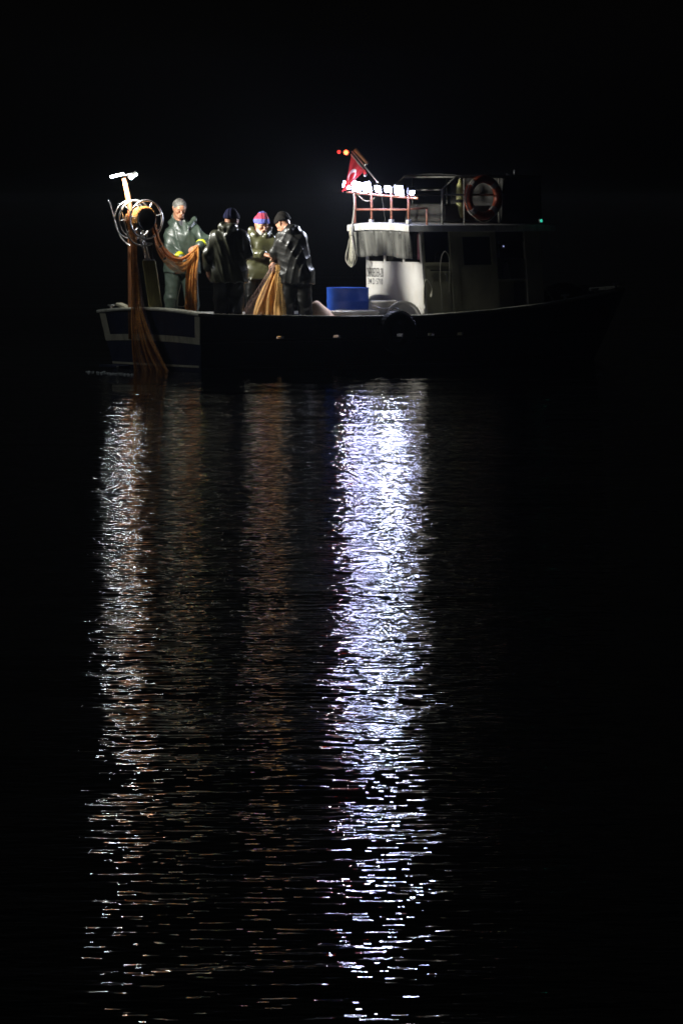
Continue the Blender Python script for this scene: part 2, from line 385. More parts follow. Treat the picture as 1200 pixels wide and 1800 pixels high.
# ------------------------------------------------------------------ cabin
CS0, CS1, CW, CZ0, CZ1 = 3.86, 5.83, 0.665, ZD, 1.765
def cab(v):                                                    # the cabin leans aft and narrows a little towards its roof
    s, off, z = v; t = (z - 0.6) / 1.2
    return B(s - 0.06 * t, off * (1 - 0.075 * t), z)
def cbox(name, m, s0, s1, o0, o1, z0, z1, bevel=0.006, parent=boat):
    vs = [cab((s, o, z)) for z in (z0, z1) for s, o in ((s0, o0), (s1, o0), (s1, o1), (s0, o1))]
    return MB().add(vs, [(3, 2, 1, 0), (4, 5, 6, 7), (0, 1, 5, 4), (1, 2, 6, 5), (2, 3, 7, 6), (3, 0, 4, 7)]).build(name, m, parent, bevel=bevel)
SILL = 1.335
T = 0.04
cbox('cabin_wall', WHITE, CS0, CS0 + T, -CW, CW, CZ0, SILL)                     # aft wall below the windows
for o0, o1 in ((-CW, -CW + 0.05), (-0.245, -0.205), (0.205, 0.245), (CW - 0.045, CW)):
    cbox('window_post', WHITE, CS0 + 0.002, CS0 + T - 0.002, o0, o1, SILL, CZ1)
for o0, o1 in ((-CW + 0.05, -0.245), (-0.205, 0.205), (0.245, CW - 0.045)):
    cbox('window_pane', GLASSD, CS0 + 0.018, CS0 + 0.024, o0, o1, SILL, CZ1, bevel=0)
    cbox('window_sill', WHITE, CS0 - 0.012, CS0 + 0.016, o0, o1, SILL + 0.001, SILL + 0.016, bevel=0.002)
# starboard side, measured from the photograph
sx = lambda px: PO(px, 480, CW)[0]
S_post0, S_post1, S_win1, S_open1 = sx(798), sx(812), sx(880), sx(930)
door = cbox('door', CREAM, CS0 + 0.06, S_post0 - 0.012, CW - 0.028, CW - 0.004, CZ0 + 0.02, 1.335)
cbox('door_rail', CREAM, CS0 + 0.06, S_post0 - 0.012, CW - 0.024, CW + 0.006, 1.30, 1.345, parent=boat)
cbox('window_pane', GLASSD, CS0 + 0.05, S_post0 - 0.002, CW - 0.022, CW - 0.016, 1.345, CZ1, bevel=0)
cbox('corner_post', CREAM, CS0 + T, CS0 + 0.058, CW - T, CW, CZ0, CZ1)
cbox('door_bar', DARKMET, CS0 + 0.12, S_post0 - 0.02, CW + 0.004, CW + 0.02, 1.235, 1.250, bevel=0.003)
MB().tube([cab((S_post0 - 0.10, CW + 0.002, 1.19)), cab((S_post0 - 0.10, CW + 0.035, 1.19)), cab((S_post0 - 0.10, CW + 0.035, 1.10)), cab((S_post0 - 0.10, CW + 0.002, 1.10))], 0.008).build('door_handle', STEEL, boat)
cbox('door_post', CREAM, S_post0, S_post1, CW - 0.05, CW + 0.012, CZ0, CZ1)
cbox('cabin_wall', CREAM, S_post1, S_win1, CW - T, CW, CZ0, 1.31)
cbox('cabin_wall', CREAM, S_post1, S_win1, CW - T, CW, 1.68, CZ1)
cbox('window_frame', CREAM, S_post1, S_post1 + 0.09, CW - T, CW, 1.31, 1.68)
cbox('window_frame', CREAM, S_win1 - 0.09, S_win1, CW - T, CW, 1.31, 1.68)
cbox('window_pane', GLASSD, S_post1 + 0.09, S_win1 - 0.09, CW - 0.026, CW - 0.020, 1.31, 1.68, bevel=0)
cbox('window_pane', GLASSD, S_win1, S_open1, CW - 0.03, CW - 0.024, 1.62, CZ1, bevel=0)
cbox('counter_shelf', CREAM, S_win1, S_open1, CW - 0.30, CW - 0.01, 1.085, 1.115)
cbox('cabin_wall', CREAM, S_win1, S_open1, CW - 0.34, CW - 0.31, CZ0, 1.085)
cbox('cabin_post', CREAM, S_open1, CS1, CW - 0.05, CW + 0.004, CZ0, CZ1)
cbox('cabin_wall', CREAM, CS0 + T, CS1, -CW, -CW + T, CZ0, 1.31)
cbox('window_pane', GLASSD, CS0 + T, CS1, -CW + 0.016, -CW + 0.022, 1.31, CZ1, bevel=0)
cbox('cabin_wall', CREAM, CS1 - T, CS1, -CW + T, CW - T, CZ0, 1.38)
for o0, o1 in ((-CW + T, -0.31), (-0.28, 0.28), (0.31, CW - 0.055)):
    cbox('window_pane', GLASSD, CS1 - 0.026, CS1 - 0.018, o0, o1, 1.38, CZ1, bevel=0)
cbox('cabin_floor', DECK, CS0 + T, CS1 - T, -CW + T, CW - T, CZ0 + 0.006, CZ0 + 0.02, bevel=0)
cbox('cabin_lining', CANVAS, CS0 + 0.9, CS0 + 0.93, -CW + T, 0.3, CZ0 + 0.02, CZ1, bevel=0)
# roof slab with camber
RS0, RS1, RW, RZ = 3.56, 5.98, 0.70, 1.75
def roof_z(o): return 0.035 * (1 - (o / RW) ** 2)
mb = MB(); us = np.linspace(-RW, RW, 13)
topg = [[B(s, o, RZ + 0.085 + roof_z(o)) for o in us] for s in (RS0, RS1)]
botg = [[B(s, o, RZ + roof_z(o) * 0.6) for o in us] for s in (RS0, RS1)]
n0 = len(us)
mb.add(topg[0] + topg[1] + botg[0] + botg[1],
       [(i, i + 1, n0 + i + 1, n0 + i) for i in range(n0 - 1)] + [(2 * n0 + i + 1, 2 * n0 + i, 3 * n0 + i, 3 * n0 + i + 1) for i in range(n0 - 1)] +
       [(i + 1, i, 2 * n0 + i, 2 * n0 + i + 1) for i in range(n0 - 1)] + [(n0 + i, n0 + i + 1, 3 * n0 + i + 1, 3 * n0 + i) for i in range(n0 - 1)] +
       [(0, n0, 3 * n0, 2 * n0), (2 * n0 - 1, n0 - 1, 3 * n0 - 1, 4 * n0 - 1)])
mb.build('roof', ROOFM, boat, bevel=0.008)
# hanging vinyl curtain under the aft roof edge
def make_curtain():
    m = bpy.data.materials.new('smoky_vinyl'); m.use_nodes = True; nt = m.node_tree; b = nt.nodes['Principled BSDF']
    tc = nt.nodes.new('ShaderNodeTexCoord'); n = nt.nodes.new('ShaderNodeTexNoise'); n.inputs['Scale'].default_value = 9; n.inputs['Detail'].default_value = 5
    mp = nt.nodes.new('ShaderNodeMapping'); mp.inputs['Scale'].default_value = (1, 1, 0.18)
    nt.links.new(tc.outputs['Object'], mp.inputs[0]); nt.links.new(mp.outputs[0], n.inputs['Vector'])
    r = nt.nodes.new('ShaderNodeValToRGB'); r.color_ramp.elements[0].position = 0.35; r.color_ramp.elements[1].position = 0.72
    r.color_ramp.elements[0].color = (0.11, 0.11, 0.10, 1); r.color_ramp.elements[1].color = (0.34, 0.34, 0.31, 1)
    nt.links.new(n.outputs['Fac'], r.inputs['Fac']); nt.links.new(r.outputs[0], b.inputs['Base Color'])
    b.inputs['Roughness'].default_value = 0.35
    mr = nt.nodes.new('ShaderNodeMapRange'); mr.inputs['From Min'].default_value = 0.3; mr.inputs['From Max'].default_value = 0.7
    mr.inputs['To Min'].default_value = 0.55; mr.inputs['To Max'].default_value = 0.85
    nt.links.new(n.outputs['Fac'], mr.inputs['Value']); nt.links.new(mr.outputs[0], b.inputs['Alpha'])
    mb = MB(); P = []
    for i in range(49):
        u = i / 48; o = -0.64 + 1.27 * u
        col = []
        for j in range(11):
            v = j / 10
            ds = 0.012 * math.sin(u * 38 + 1.1 * math.sin(v * 2.4)) * (0.4 + v) + 0.008 * math.sin(u * 75 + v * 3) + 0.03 * v
            zz = RZ - 0.004 + roof_z(o) * 0.6 - v * (0.335 + 0.015 * math.sin(u * 9) + (0.012 if u > 0.35 else 0))
            col.append(B(RS0 + 0.06 + ds, o + 0.012 * v * math.sin(u * 20), zz))
        P.append(col)
    mb.grid(P).build('vinyl_curtain', m, boat, smooth=True, solid=0.002)
make_curtain()
# lettering painted on the aft wall
def lettering(txt, pxl, pxr, pyt, pyb):
    cu = bpy.data.curves.new('lettering', 'FONT'); cu.body = txt; cu.size = 1.0; cu.extrude = 0.0; cu.offset = 0.0
    t = bpy.data.objects.new('tmp', cu); COL.objects.link(t)
    dg = bpy.context.evaluated_depsgraph_get(); dg.update()
    me = bpy.data.meshes.new_from_object(t.evaluated_get(dg)); bpy.data.objects.remove(t, do_unlink=True)
    vs = np.array([v.co[:] for v in me.vertices]); lo = vs.min(0); hi = vs.max(0)
    o0, zt = PS(pxl, pyt, CS0); o1, zb = PS(pxr, pyb, CS0)
    for v in me.vertices:
        u = (v.co.x - lo[0]) / (hi[0] - lo[0]); w = (v.co.y - lo[1]) / (hi[1] - lo[1])
        v.co = cab((CS0 - 0.0035, o0 + (o1 - o0) * u, zb + (zt - zb) * w))
    me.materials.clear(); me.materials.append(LETTER)
    o = bpy.data.objects.new('lettering', me); COL.objects.link(o); o.parent = boat
lettering('DERBEDER-28', 646.5, 676, 470.5, 487)
lettering('34 D 5710', 648.5, 674.5, 489, 500)
# roof rails
def tube_part(name, pts, r, m, n=8, parent=boat, smooth=True):
    return MB().tube(pts, r, n).build(name, m, parent, smooth=smooth)
RAILS = RS0 + 0.05
def roofp(px, py, s=RAILS): o, z = PS(px, py, s); return B(s, o, z)
rz0 = RZ + 0.085
posts = []
for px in (653, 688, 718):
    o, _ = PS(px, 380, RAILS)
    tube_part('rail_post', [B(RAILS, o, rz0 + 0.02), B(RAILS, o, rz0 + 0.445)], 0.016, REDRAIL)
    MB().box(B(RAILS, o, rz0 + 0.045), (0.06, 0.06, 0.06)).build('post_foot', ROOFM, boat, bevel=0.008)
    posts.append(o)
oL = PS(624, 380, RAILS)[0]; oR = posts[-1]
tube_part('rail_post', [B(RAILS, oL, rz0 + 0.02), B(RAILS, oL, rz0 + 0.50)], 0.016, REDRAIL)
tube_part('rail', [B(RAILS - 0.002, oL, rz0 + 0.205), B(RAILS - 0.002, oR, rz0 + 0.205)], 0.014, REDRAIL)
def lamp_z(o): return 2.315 - 0.055 * o
tube_part('rail', [B(RAILS, -0.76, lamp_z(-0.76) - 0.085), B(RAILS, 0.84, lamp_z(0.84) - 0.085)], 0.015, REDRAIL)
s750 = PO(750, 380, oR)[0]
tube_part('rail', [B(RAILS, oR, rz0 + 0.21), B(s750, oR, rz0 + 0.225)], 0.013, REDRAIL)
tube_part('rail_post', [B(s750, oR, rz0 - 0.01), B(s750, oR, rz0 + 0.225)], 0.013, REDRAIL)
tube_part('cable', smooth_path([B(RAILS + 0.02, 0.0, rz0 + 0.43), B(RAILS + 0.03, 0.02, rz0 + 0.25), B(RAILS + 0.02, 0.07, rz0 + 0.1), B(RAILS + 0.02, 0.08, rz0 + 0.03)]), 0.007, DARKMET)
tube_part('cable', smooth_path([B(RAILS, oL + 0.03, rz0 + 0.42), B(RAILS, oL + 0.2, rz0 + 0.33), B(RAILS, oL + 0.33, rz0 + 0.32), B(RAILS, oL + 0.45, rz0 + 0.36)]), 0.005, ROPE)
# flybridge frame and canvas
FB0 = PO(777, 350, 0.58)[0]; FB1 = 5.82; FZ0 = rz0 + 0.02; FZ1 = 2.47
fs = PO(800, 311, 0.58)[0]
for o in (0.58, -0.58):
    tube_part('frame_tube', [B(FB0, o, FZ0 - 0.02), B(FB0, o, 2.30), B(fs, o, FZ1), B(FB1, o, FZ1 + 0.015)], 0.016, DULLTUBE)
    tube_part('frame_tube', [B(FB0 + 0.04, o, 2.235), B(5.2, o, 2.235)], 0.014, DULLTUBE)
    for s in (4.55, 5.12): tube_part('frame_tube', [B(s, o, FZ0 - 0.02), B(s, o, FZ1)], 0.012, DULLTUBE)
for s, z in ((FB0, 2.30), (fs, FZ1), (4.9, FZ1)):
    tube_part('frame_tube', [B(s, -0.58, z), B(s, 0.58, z)], 0.012, DULLTUBE)
MB().box(B(5.5, 0, (FZ0 + FZ1) / 2), (0.68, 1.22, FZ1 - FZ0), taper=0.97).build('canvas_cover', CANVAS, boat, bevel=0.05)
mb = MB(); mb.grid([[B(s, o, FZ1 + 0.012 + 0.012 * math.sin(s * 9) + 0.02 * (1 - (o / 0.6) ** 2)) for o in np.linspace(-0.60, 0.60, 9)] for s in np.linspace(fs + 0.02, 5.25, 9)])
mb.build('canvas_top', CANVAS, boat, smooth=True, solid=0.006)
MB().box(B(4.6, 0, FZ0 + 0.14), (0.6, 0.9, 0.24), taper=0.9).build('helm_seat', CANVAS, boat, bevel=0.04)
tube_part('antenna', [B(5.55, 0.35, FZ1 - 0.01), B(5.55, 0.35, FZ1 + 0.10)], 0.010, STEEL)
MB().lathe([(0.02, 0), (0.05, 0.01), (0.05, 0.03), (0.02, 0.05)], 16, Matrix.Translation(B(5.45, 0.3, FZ1 + 0.001))).build('antenna_dome', WHITEP, boat, smooth=True)
tube_part('grab_handle', [B(5.02, 0.57, FZ1 + 0.03), B(5.10, 0.57, FZ1 - 0.01), B(5.24, 0.57, FZ1 + 0.04)], 0.012, DULLTUBE)
# nav light on the forward cabin post
gs, gzv = PO(948, 388, 0.70)
MB().box(B(gs, 0.712, gzv), (0.05, 0.03, 0.05)).build('navigation_light_base', DARKMET, boat, bevel=0.004)
MB().lathe([(0.012, -0.02), (0.017, 0), (0.012, 0.02)], 12, Matrix.Translation(B(gs, 0.735, gzv))).build('navigation_light', GREENLENS, boat, smooth=True)

# ------------------------------------------------------------------ things on and around the cabin
def boat_thing(name, label, cat, s, off, z, rot=0.0, group=None):
    return thing(name, label, cat, W(s, off, z), ANG + rot, group)

# seven work lamps along the roof rail
ords = ['first', 'second', 'third', 'fourth', 'fifth', 'sixth', 'seventh']
lamp_px = (613, 631, 649, 668, 686, 705, 724)
for i, px in enumerate(lamp_px):
    o = PS(px, 330, RAILS)[0]
    t = boat_thing('work_lamp', f'bright white deck lamp on the cabin roof rail, {ords[i]} from the flag side', 'lamp', RAILS, o, lamp_z(o) - 0.085, 0, 'work lamps along the cabin roof rail')
    if i == 6: o += 0.03; t.location = W(RAILS, o, lamp_z(o) - 0.085)
    yaw = R(180 + 22 + rnd.uniform(-10, 14)); tilt = R(14 + rnd.uniform(-8, 12))
    if i == 6: yaw, tilt = R(262), R(38)
    M = Matrix.Translation((-0.03, 0, 0.085 + rnd.uniform(-0.012, 0.02))) @ Matrix.Rotation(yaw, 4, 'Z') @ Matrix.Rotation(tilt, 4, 'Y') @ Matrix.Rotation(R(rnd.uniform(-14, 14)), 4, 'X')
    lw, lh = rnd.uniform(0.105, 0.14), rnd.uniform(0.085, 0.135)
    if i in (1, 2, 5): lw, lh = 0.150, 0.145
    if i == 6: lw, lh = 0.075, 0.070
    def mbox(c, d, tp=1.0):
        q = MB().box((0, 0, 0), d, taper=tp); q.v = [tuple(M @ (Vector(c) + Matrix.Rotation(R(90), 3, 'Y') @ Vector(v))) for v in q.v]; return q
    mbox((-0.02, 0, 0), (lh + 0.016, lw + 0.016, 0.06), 1.0).build('housing', DARKMET, t, bevel=0.006)
    mbox((0.020, 0, 0), (lh, lw, 0.030), 0.62).build('lens', LEDROOF, t, bevel=0.012)
    for q in (-1, 0, 1): mbox((-0.056, q * lw * 0.3, 0), (lh * 0.9, 0.006, 0.02)).build('cooling_fin', DARKMET, t)
    if i == 6: flood(t, M @ Vector((0.05, 0, 0)), (0.30, -0.45, -0.85), 14.0, 84, (0.95, 0.97, 0.9))
    if i < 6: flood(t, M @ Vector((0.05, 0, 0)), (-1, rnd.uniform(-0.15, 0.15), -0.42), SPOT_ROOF, 112, (0.86, 0.92, 1.0))
    mb = MB().tube([(0, 0, -0.01), (-0.01, 0, 0.03)], 0.010, 6); mb.build('bracket', DARKMET, t)

# life ring on the starboard rail
ls, lz = PO(848, 347, 0.64)
ring = boat_thing('life_ring', 'faded orange red life ring hanging on the dark frame above the cabin', 'life ring', ls, 0.645, lz - 0.30)
def torus(R0, r, n=40, m=12, a0=0, a1=2 * math.pi, M=None):
    full = abs(a1 - a0 - 2 * math.pi) < 1e-6; k = n if full else n + 1
    pts = [Vector((R0 * math.cos(a0 + (a1 - a0) * i / n), 0, R0 * math.sin(a0 + (a1 - a0) * i / n))) for i in range(k)]
    if M is not None: pts = [M @ p for p in pts]
    return MB().tube(pts, r, m, closed=full)
Mr = Matrix.Translation((0, 0, 0.30))
torus(0.245, 0.055, M=Mr).build('ring', LIFERING, ring, smooth=True)
for a in (45, 135, 225, 315):
    torus(0.245, 0.0575, n=4, a0=R(a - 9), a1=R(a + 9), M=Mr).build('band', TAPE, ring, smooth=True)
MB().tube(smooth_path([(0.30 * math.cos(R(a)), -0.02, 0.30 + 0.30 * math.sin(R(a)) - (0.03 if a % 90 == 0 else 0)) for a in range(45, 406, 45)]), 0.006, 6).build('grab_line', ROPE, ring, smooth=True)

# pale yellow fender stowed behind the frame
fs_, fz_ = PO(808, 362, 0.40)
t = boat_thing('mooring_fender', 'pale yellow fender stowed upright behind the frame beside the life ring', 'fender', fs_, 0.40, FZ0 + 0.005)
MB().lathe([(0.005, 0.02), (0.03, 0.02), (0.045, 0.08), (0.05, 0.15), (0.05, 0.42), (0.045, 0.50), (0.022, 0.54), (0.018, 0.58)], 20).build('fender_body', FENDERY, t, smooth=True)
MB().lathe([(0.0515, 0.27), (0.0515, 0.31)], 20).build('strap', DARKMET, t, smooth=True)
MB().tube([(0, 0, 0.57), (0, 0, 0.60)], 0.006).build('rope_end', ROPE, t)

# coiled rope hanging from the port corner of the roof
t = boat_thing('hanging_rope', 'coil of pale rope hanging from the cabin roof corner below the lamps', 'rope', RS0 - 0.04, PS(617, 420, RS0 - 0.04)[0], 1.25)
cr = []
for k in range(5):
    a = rnd.uniform(-0.3, 0.3) + k * 0.5 + R(215); w = 0.022 + 0.013 * k; l = rnd.uniform(0.40, 0.50)
    c, s_ = math.cos(a), math.sin(a)
    pts = [(0, 0, 0.50), (w * c * 0.6, w * s_ * 0.6, 0.50 - l * 0.45), (w * c, w * s_, 0.50 - l * 0.8), (0, 0, 0.50 - l), (-w * c, -w * s_, 0.50 - l * 0.78), (-w * c * 0.55, -w * s_ * 0.55, 0.50 - l * 0.4), (0, 0, 0.505)]
    MB().tube(smooth_path(pts, 6), 0.0055, 6).build('rope_loop', ROPE, t, smooth=True)
MB().lathe([(0.02, 0.44), (0.026, 0.46), (0.026, 0.56), (0.018, 0.58)], 12).build('rope_binding', ROPE, t, smooth=True)
MB().tube(smooth_path([(0, 0, 0.57), (0.03, 0.01, 0.62), (0.05, 0, 0.80), (0.05, 0.01, 1.02)]), 0.010, 6).build('rope_tail', ROPE, t, smooth=True)

# loose rope loops on the cabin door, starboard side
t = boat_thing('door_rope', 'thin rope loop hanging down the closed cabin door', 'rope', CS0 + 0.30, CW + 0.02, 0.75)
MB().tube(smooth_path([(-0.07, 0.0, 0.62), (-0.05, -0.005, 0.70), (0.0, -0.005, 0.74), (0.06, -0.005, 0.66), (0.07, -0.005, 0.45), (0.06, -0.005, 0.2)]), 0.006, 6).build('loop', ROPE, t, smooth=True)
MB().tube(smooth_path([(-0.07, 0.0, 0.62), (-0.085, -0.005, 0.4), (-0.06, -0.005, 0.2), (-0.055, -0.005, 0.0), (-0.05, -0.004, -0.2)]), 0.006, 6).build('tail', ROPE, t, smooth=True)
t = boat_thing('corner_rope', 'short knotted rope on the lit corner of the white cabin', 'rope', CS0 - 0.012, CW + 0.012, 0.85)
MB().tube(smooth_path([(-0.01, 0.02, -0.05), (-0.012, 0.015, 0.18), (0.0, -0.01, 0.27), (0.05, -0.018, 0.24), (0.09, -0.018, 0.15), (0.08, -0.018, 0.06)]), 0.008, 6).build('rope_strand', ROPE, t, smooth=True)
MB().lathe([(0.008, 0), (0.018, 0.012), (0.018, 0.035), (0.008, 0.05)], 10, Matrix.Translation((0.083, -0.02, 0.04))).build('knot', ROPE, t, smooth=True)

# bottle and instrument in the dark opening of the cabin
bs = (S_win1 + S_open1) / 2
t = boat_thing('galley_jug', 'small grey jug standing on the shelf inside the dark cabin opening', 'jug', bs - 0.05, CW - 0.14, 1.116)
MB().lathe([(0.05, 0.0), (0.055, 0.02), (0.055, 0.12), (0.03, 0.17), (0.02, 0.19), (0.02, 0.22)], 16).build('jug_body', TAPE, t, smooth=True)
MB().lathe([(0.022, 0.221), (0.022, 0.245)], 12).build('lid', DARKMET, t, smooth=True)
t = boat_thing('cabin_instrument', 'tiny bluish lit instrument inside the dark cabin opening', 'instrument', bs - 0.05, CW - 0.20, 1.52)
MB().box((0, 0.02, 0.03), (0.10, 0.05, 0.07)).build('instrument_case', DARKMET, t, bevel=0.005)
MB().lathe([(0.011, 0.0), (0.009, 0.004)], 12, Matrix.Translation((0, -0.006, 0.03)) @ Matrix.Rotation(R(90), 4, 'X')).build('indicator', BLUELENS, t)
MB().tube([(0, 0.02, 0.06), (0, 0.02, 0.24)], 0.01).build('hanger', DARKMET, t)
# pink cloth hanging outside the aft window corner
t = boat_thing('hanging_cloth', 'pink and grey cloth hanging at the right end of the cabin window', 'cloth', CS0 - 0.035, CW - 0.09, 1.36)
mb = MB(); mb.grid([[(0.015 * math.sin(i * 1.3) , 0.045 - i * 0.012 * (0.5 + 0.5 * j / 8), 0.36 - j * 0.042) for j in range(9)] for i in range(8)])
mb.build('cloth', PINK, t, smooth=True, solid=0.004)

# flag and its staff
tp = U(619, 266, 3.35); bp_ = U(667, 324, 3.05)
t = thing('flag_staff', 'slanting flag staff rising from the lamp rail beside the red flag', 'flag staff', (bp_.x, bp_.y, bp_.z - 0.12), 0)
rel = lambda p: p - Vector((bp_.x, bp_.y, bp_.z - 0.12))
MB().tube([rel(bp_) + Vector((0.0, 0, -0.12)), rel(bp_), rel(tp)], [0.012, 0.012, 0.010], 8).build('staff', STEEL, t, smooth=True)
MB().tube([rel(U(624, 263, 3.3)), rel(U(646, 287, 3.2))], [0.028, 0.024], 10).build('reflector_tube', WOOD, t, smooth=True)
MB().tube([rel(U(646, 287, 3.2)), rel(U(640, 291, 3.2))], 0.012, 8).build('reflector_bracket', STEEL, t, smooth=True)
MB().tube([rel(tp), rel(U(594, 267, 3.38))], 0.006, 6).build('lamp_arm', DARKMET, t, smooth=True)
for px, py, mm, rr in ((608, 268, REDLENS, 0.032), (595.5, 267, REDLENS2, 0.024)):
    c = rel(U(px, py, 3.36))
    MB().lathe([(0.004, -rr), (rr * 0.8, -rr * 0.6), (rr, 0), (rr * 0.8, rr * 0.6), (0.004, rr)], 12, Matrix.Translation(c)).build('red_lamp', mm, t, smooth=True)
def make_flag():
    m = bpy.data.materials.new('red_flag_cloth'); m.use_nodes = True; nt = m.node_tree; b = nt.nodes['Principled BSDF']
    uv = nt.nodes.new('ShaderNodeUVMap'); uv.uv_map = 'UVMap'
    def circ(cx, cy, r):
        mp = nt.nodes.new('ShaderNodeVectorMath'); mp.operation = 'DISTANCE'; mp.inputs[1].default_value = (cx, cy, 0)
        nt.links.new(uv.outputs[0], mp.inputs[0])
        lt = nt.nodes.new('ShaderNodeMath'); lt.operation = 'LESS_THAN'; lt.inputs[1].default_value = r
        nt.links.new(mp.outputs['Value'], lt.inputs[0]); return lt.outputs[0]
    a = circ(0.5, 0.5, 0.25); c = circ(0.5625, 0.5, 0.20)
    sb = nt.nodes.new('ShaderNodeMath'); sb.operation = 'SUBTRACT'; sb.use_clamp = True; nt.links.new(a, sb.inputs[0]); nt.links.new(c, sb.inputs[1])
    st = circ(0.79, 0.5, 0.085)
    mx = nt.nodes.new('ShaderNodeMath'); mx.operation = 'MAXIMUM'; nt.links.new(sb.outputs[0], mx.inputs[0]); nt.links.new(st, mx.inputs[1])
    mr = nt.nodes.new('ShaderNodeMixRGB'); mr.inputs[1].default_value = (0.36, 0.018, 0.022, 1); mr.inputs[2].default_value = (0.60, 0.58, 0.55, 1)
    nt.links.new(mx.outputs[0], mr.inputs[0]); nt.links.new(mr.outputs[0], b.inputs['Base Color'])
    b.inputs['Roughness'].default_value = 0.8
    tr = nt.nodes.new('ShaderNodeBsdfTranslucent'); nt.links.new(mr.outputs[0], tr.inputs[0])
    ms = nt.nodes.new('ShaderNodeMixShader'); ms.inputs[0].default_value = 0.35
    nt.links.new(b.outputs[0], ms.inputs[1]); nt.links.new(tr.outputs[0], ms.inputs[2]); nt.links.new(ms.outputs[0], nt.nodes['Material Output'].inputs[0])
    # hoist edge along the staff, cloth hanging down in a fold
    h0 = U(617, 271, 3.33); h1 = U(640, 299, 3.22)
    f0 = U(602, 338, 3.36); f1 = U(618, 322, 3.14)
    nu, nv = 28, 22; P = []; UV = []
    for i in range(nu + 1):
        u = i / nu; row = []
        for j in range(nv + 1):
            v = j / nv                                            # v: along the hoist, u: along the fly (hanging)
            a_ = h0.lerp(h1, v); b_ = f0.lerp(f1, v)
            p = a_.lerp(b_, u)
            p += Vector((0.014 * math.sin(v * 13 + u * 4) * (0.3 + u), 0.055 * (0.2 + u) * math.sin(v * 12 + u * 5 + math.sin(u * 7)), -0.03 * math.sin(u * math.pi) * (1 - v)))
            row.append(p); UV.append((u * 1.0, 0.5 + (v - 0.5) * 0.9))
        P.append(row)
    o0 = P[0][0].copy()
    root = thing('flag', 'red flag with white crescent hanging limp from the slanting staff', 'flag', (h1.x, h1.y, h1.z), 0)
    mb = MB().grid([[p - h1 for p in row] for row in P]); ob = mb.build('flag_cloth', m, root, smooth=True, fix=False)
    lay = ob.data.uv_layers.new(name='UVMap')
    for lp in ob.data.loops: lay.data[lp.index].uv = UV[lp.vertex_index]
    MB().tube([h0 - h1, Vector((0, 0, 0))], 0.013, 8).build('hoist_sleeve', TAPE, root, smooth=True)
make_flag()
pn = U(641, 304, 3.2)
t = thing('red_tassel', 'small red tassel dangling from the slanting flag staff', 'tassel', pn, 0)
MB().lathe([(0.006, 0.05), (0.022, 0.03), (0.028, 0.0), (0.012, -0.02)], 8).build('tassel_head', mat('red_cloth', (0.6, 0.03, 0.04), 0.8), t, smooth=True)
MB().lathe([(0.014, -0.021), (0.018, -0.035), (0.008, -0.045)], 8).build('tassel_end', WHITEP, t, smooth=True)

# tyre fender on the starboard side
ts, tz = PO(697, 584, hb(3.0) + 0.09)
t = boat_thing('tyre_fender', 'black rubber tyre hung over the boat side as a fender', 'tyre', ts, hb(ts) + 0.105, tz - 0.275)
prof = []
for a in range(0, 360, 20):
    ca, sa = math.cos(R(a)), math.sin(R(a)); prof.append((0.195 + 0.078 * math.copysign(abs(ca) ** 0.75, ca), 0.075 * math.copysign(abs(sa) ** 0.75, sa)))
mb = MB().lathe(prof + [prof[0]], 40, Matrix.Translation((0, 0, 0.272)) @ Matrix.Rotation(R(90), 4, 'X'), cap=False)
mb.build('tyre_carcass', RUBBER, t, smooth=True)
for k in range(36):
    a = 2 * math.pi * k / 36
    if 0.1 < a / math.pi < 0.9 and k % 1 == 0:
        MB().box((0.274 * math.cos(a), 0, 0.272 + 0.274 * math.sin(a)), (0.012, 0.11, 0.03), Matrix.Rotation(-a, 3, 'Y')).build('tread_block', RUBBER, t)
MB().tube(smooth_path([(0, -0.085, 0.48), (0, -0.05, 0.56), (0, 0.06, 0.585), (0, 0.12, 0.56)]), 0.010, 6).build('hanging_rope_loop', DARKMET, t, smooth=True)

# blue drum, crates, tubs in front of the cabin
dC = PO(611, 530, -0.36)
t = boat_thing('blue_drum', 'large blue plastic drum standing beside the white cabin wall', 'drum', dC[0], -0.36, ZD + 0.005)
MB().lathe([(0.24, 0), (0.265, 0.02), (0.272, 0.15), (0.278, 0.17), (0.272, 0.19), (0.275, 0.44), (0.281, 0.46), (0.275, 0.48), (0.277, 0.62), (0.283, 0.632), (0.27, 0.635), (0.262, 0.62), (0.255, 0.05)], 48).build('drum_wall', BLUEP, t, smooth=True)
MB().lathe([(0.25, 0.05), (0.001, 0.05)], 48, cap=False).build('drum_bottom', BLUEP, t)
def crate(name, label, s, off, z, dims, rot, m=WHITEP, ribs=True):
    t = boat_thing(name, label, 'crate', s, off, z, rot)
    L, Wd, H = dims; w = 0.018
    for sy in (-1, 1): MB().box((0, sy * (Wd / 2 - w / 2), H / 2), (L, w, H)).build('side_panel', m, t, bevel=0.004)
    for sx_ in (-1, 1): MB().box((sx_ * (L / 2 - w / 2), 0, H / 2 - 0.002), (w - 0.002, Wd - 2 * w, H)).build('end_panel', m, t, bevel=0.004)
    MB().box((0, 0, 0.012), (L - 2 * w - 0.002, Wd - 2 * w - 0.002, 0.02)).build('crate_bottom', m, t)
    for sy in (-1, 1): MB().box((0, sy * (Wd / 2 + 0.008), H - 0.02), (L + 0.02, 0.016, 0.03)).build('rim', m, t, bevel=0.004)
    MB().box((0.06, -(Wd / 2 + 0.009), H - 0.075), (0.10, 0.014, 0.022)).build('handle_slot', TAPE, t, bevel=0.004)
    return t
cs_, cz_ = PO(590, 552, 0.40)
crate('fish_crate', 'low white fish crate in front of the blue drum, nearest the pale net heap', cs_ , 0.32, ZD + 0.006, (0.42, 0.36, 0.345), R(-8))
cs_, cz_ = PO(630, 552, 0.40)
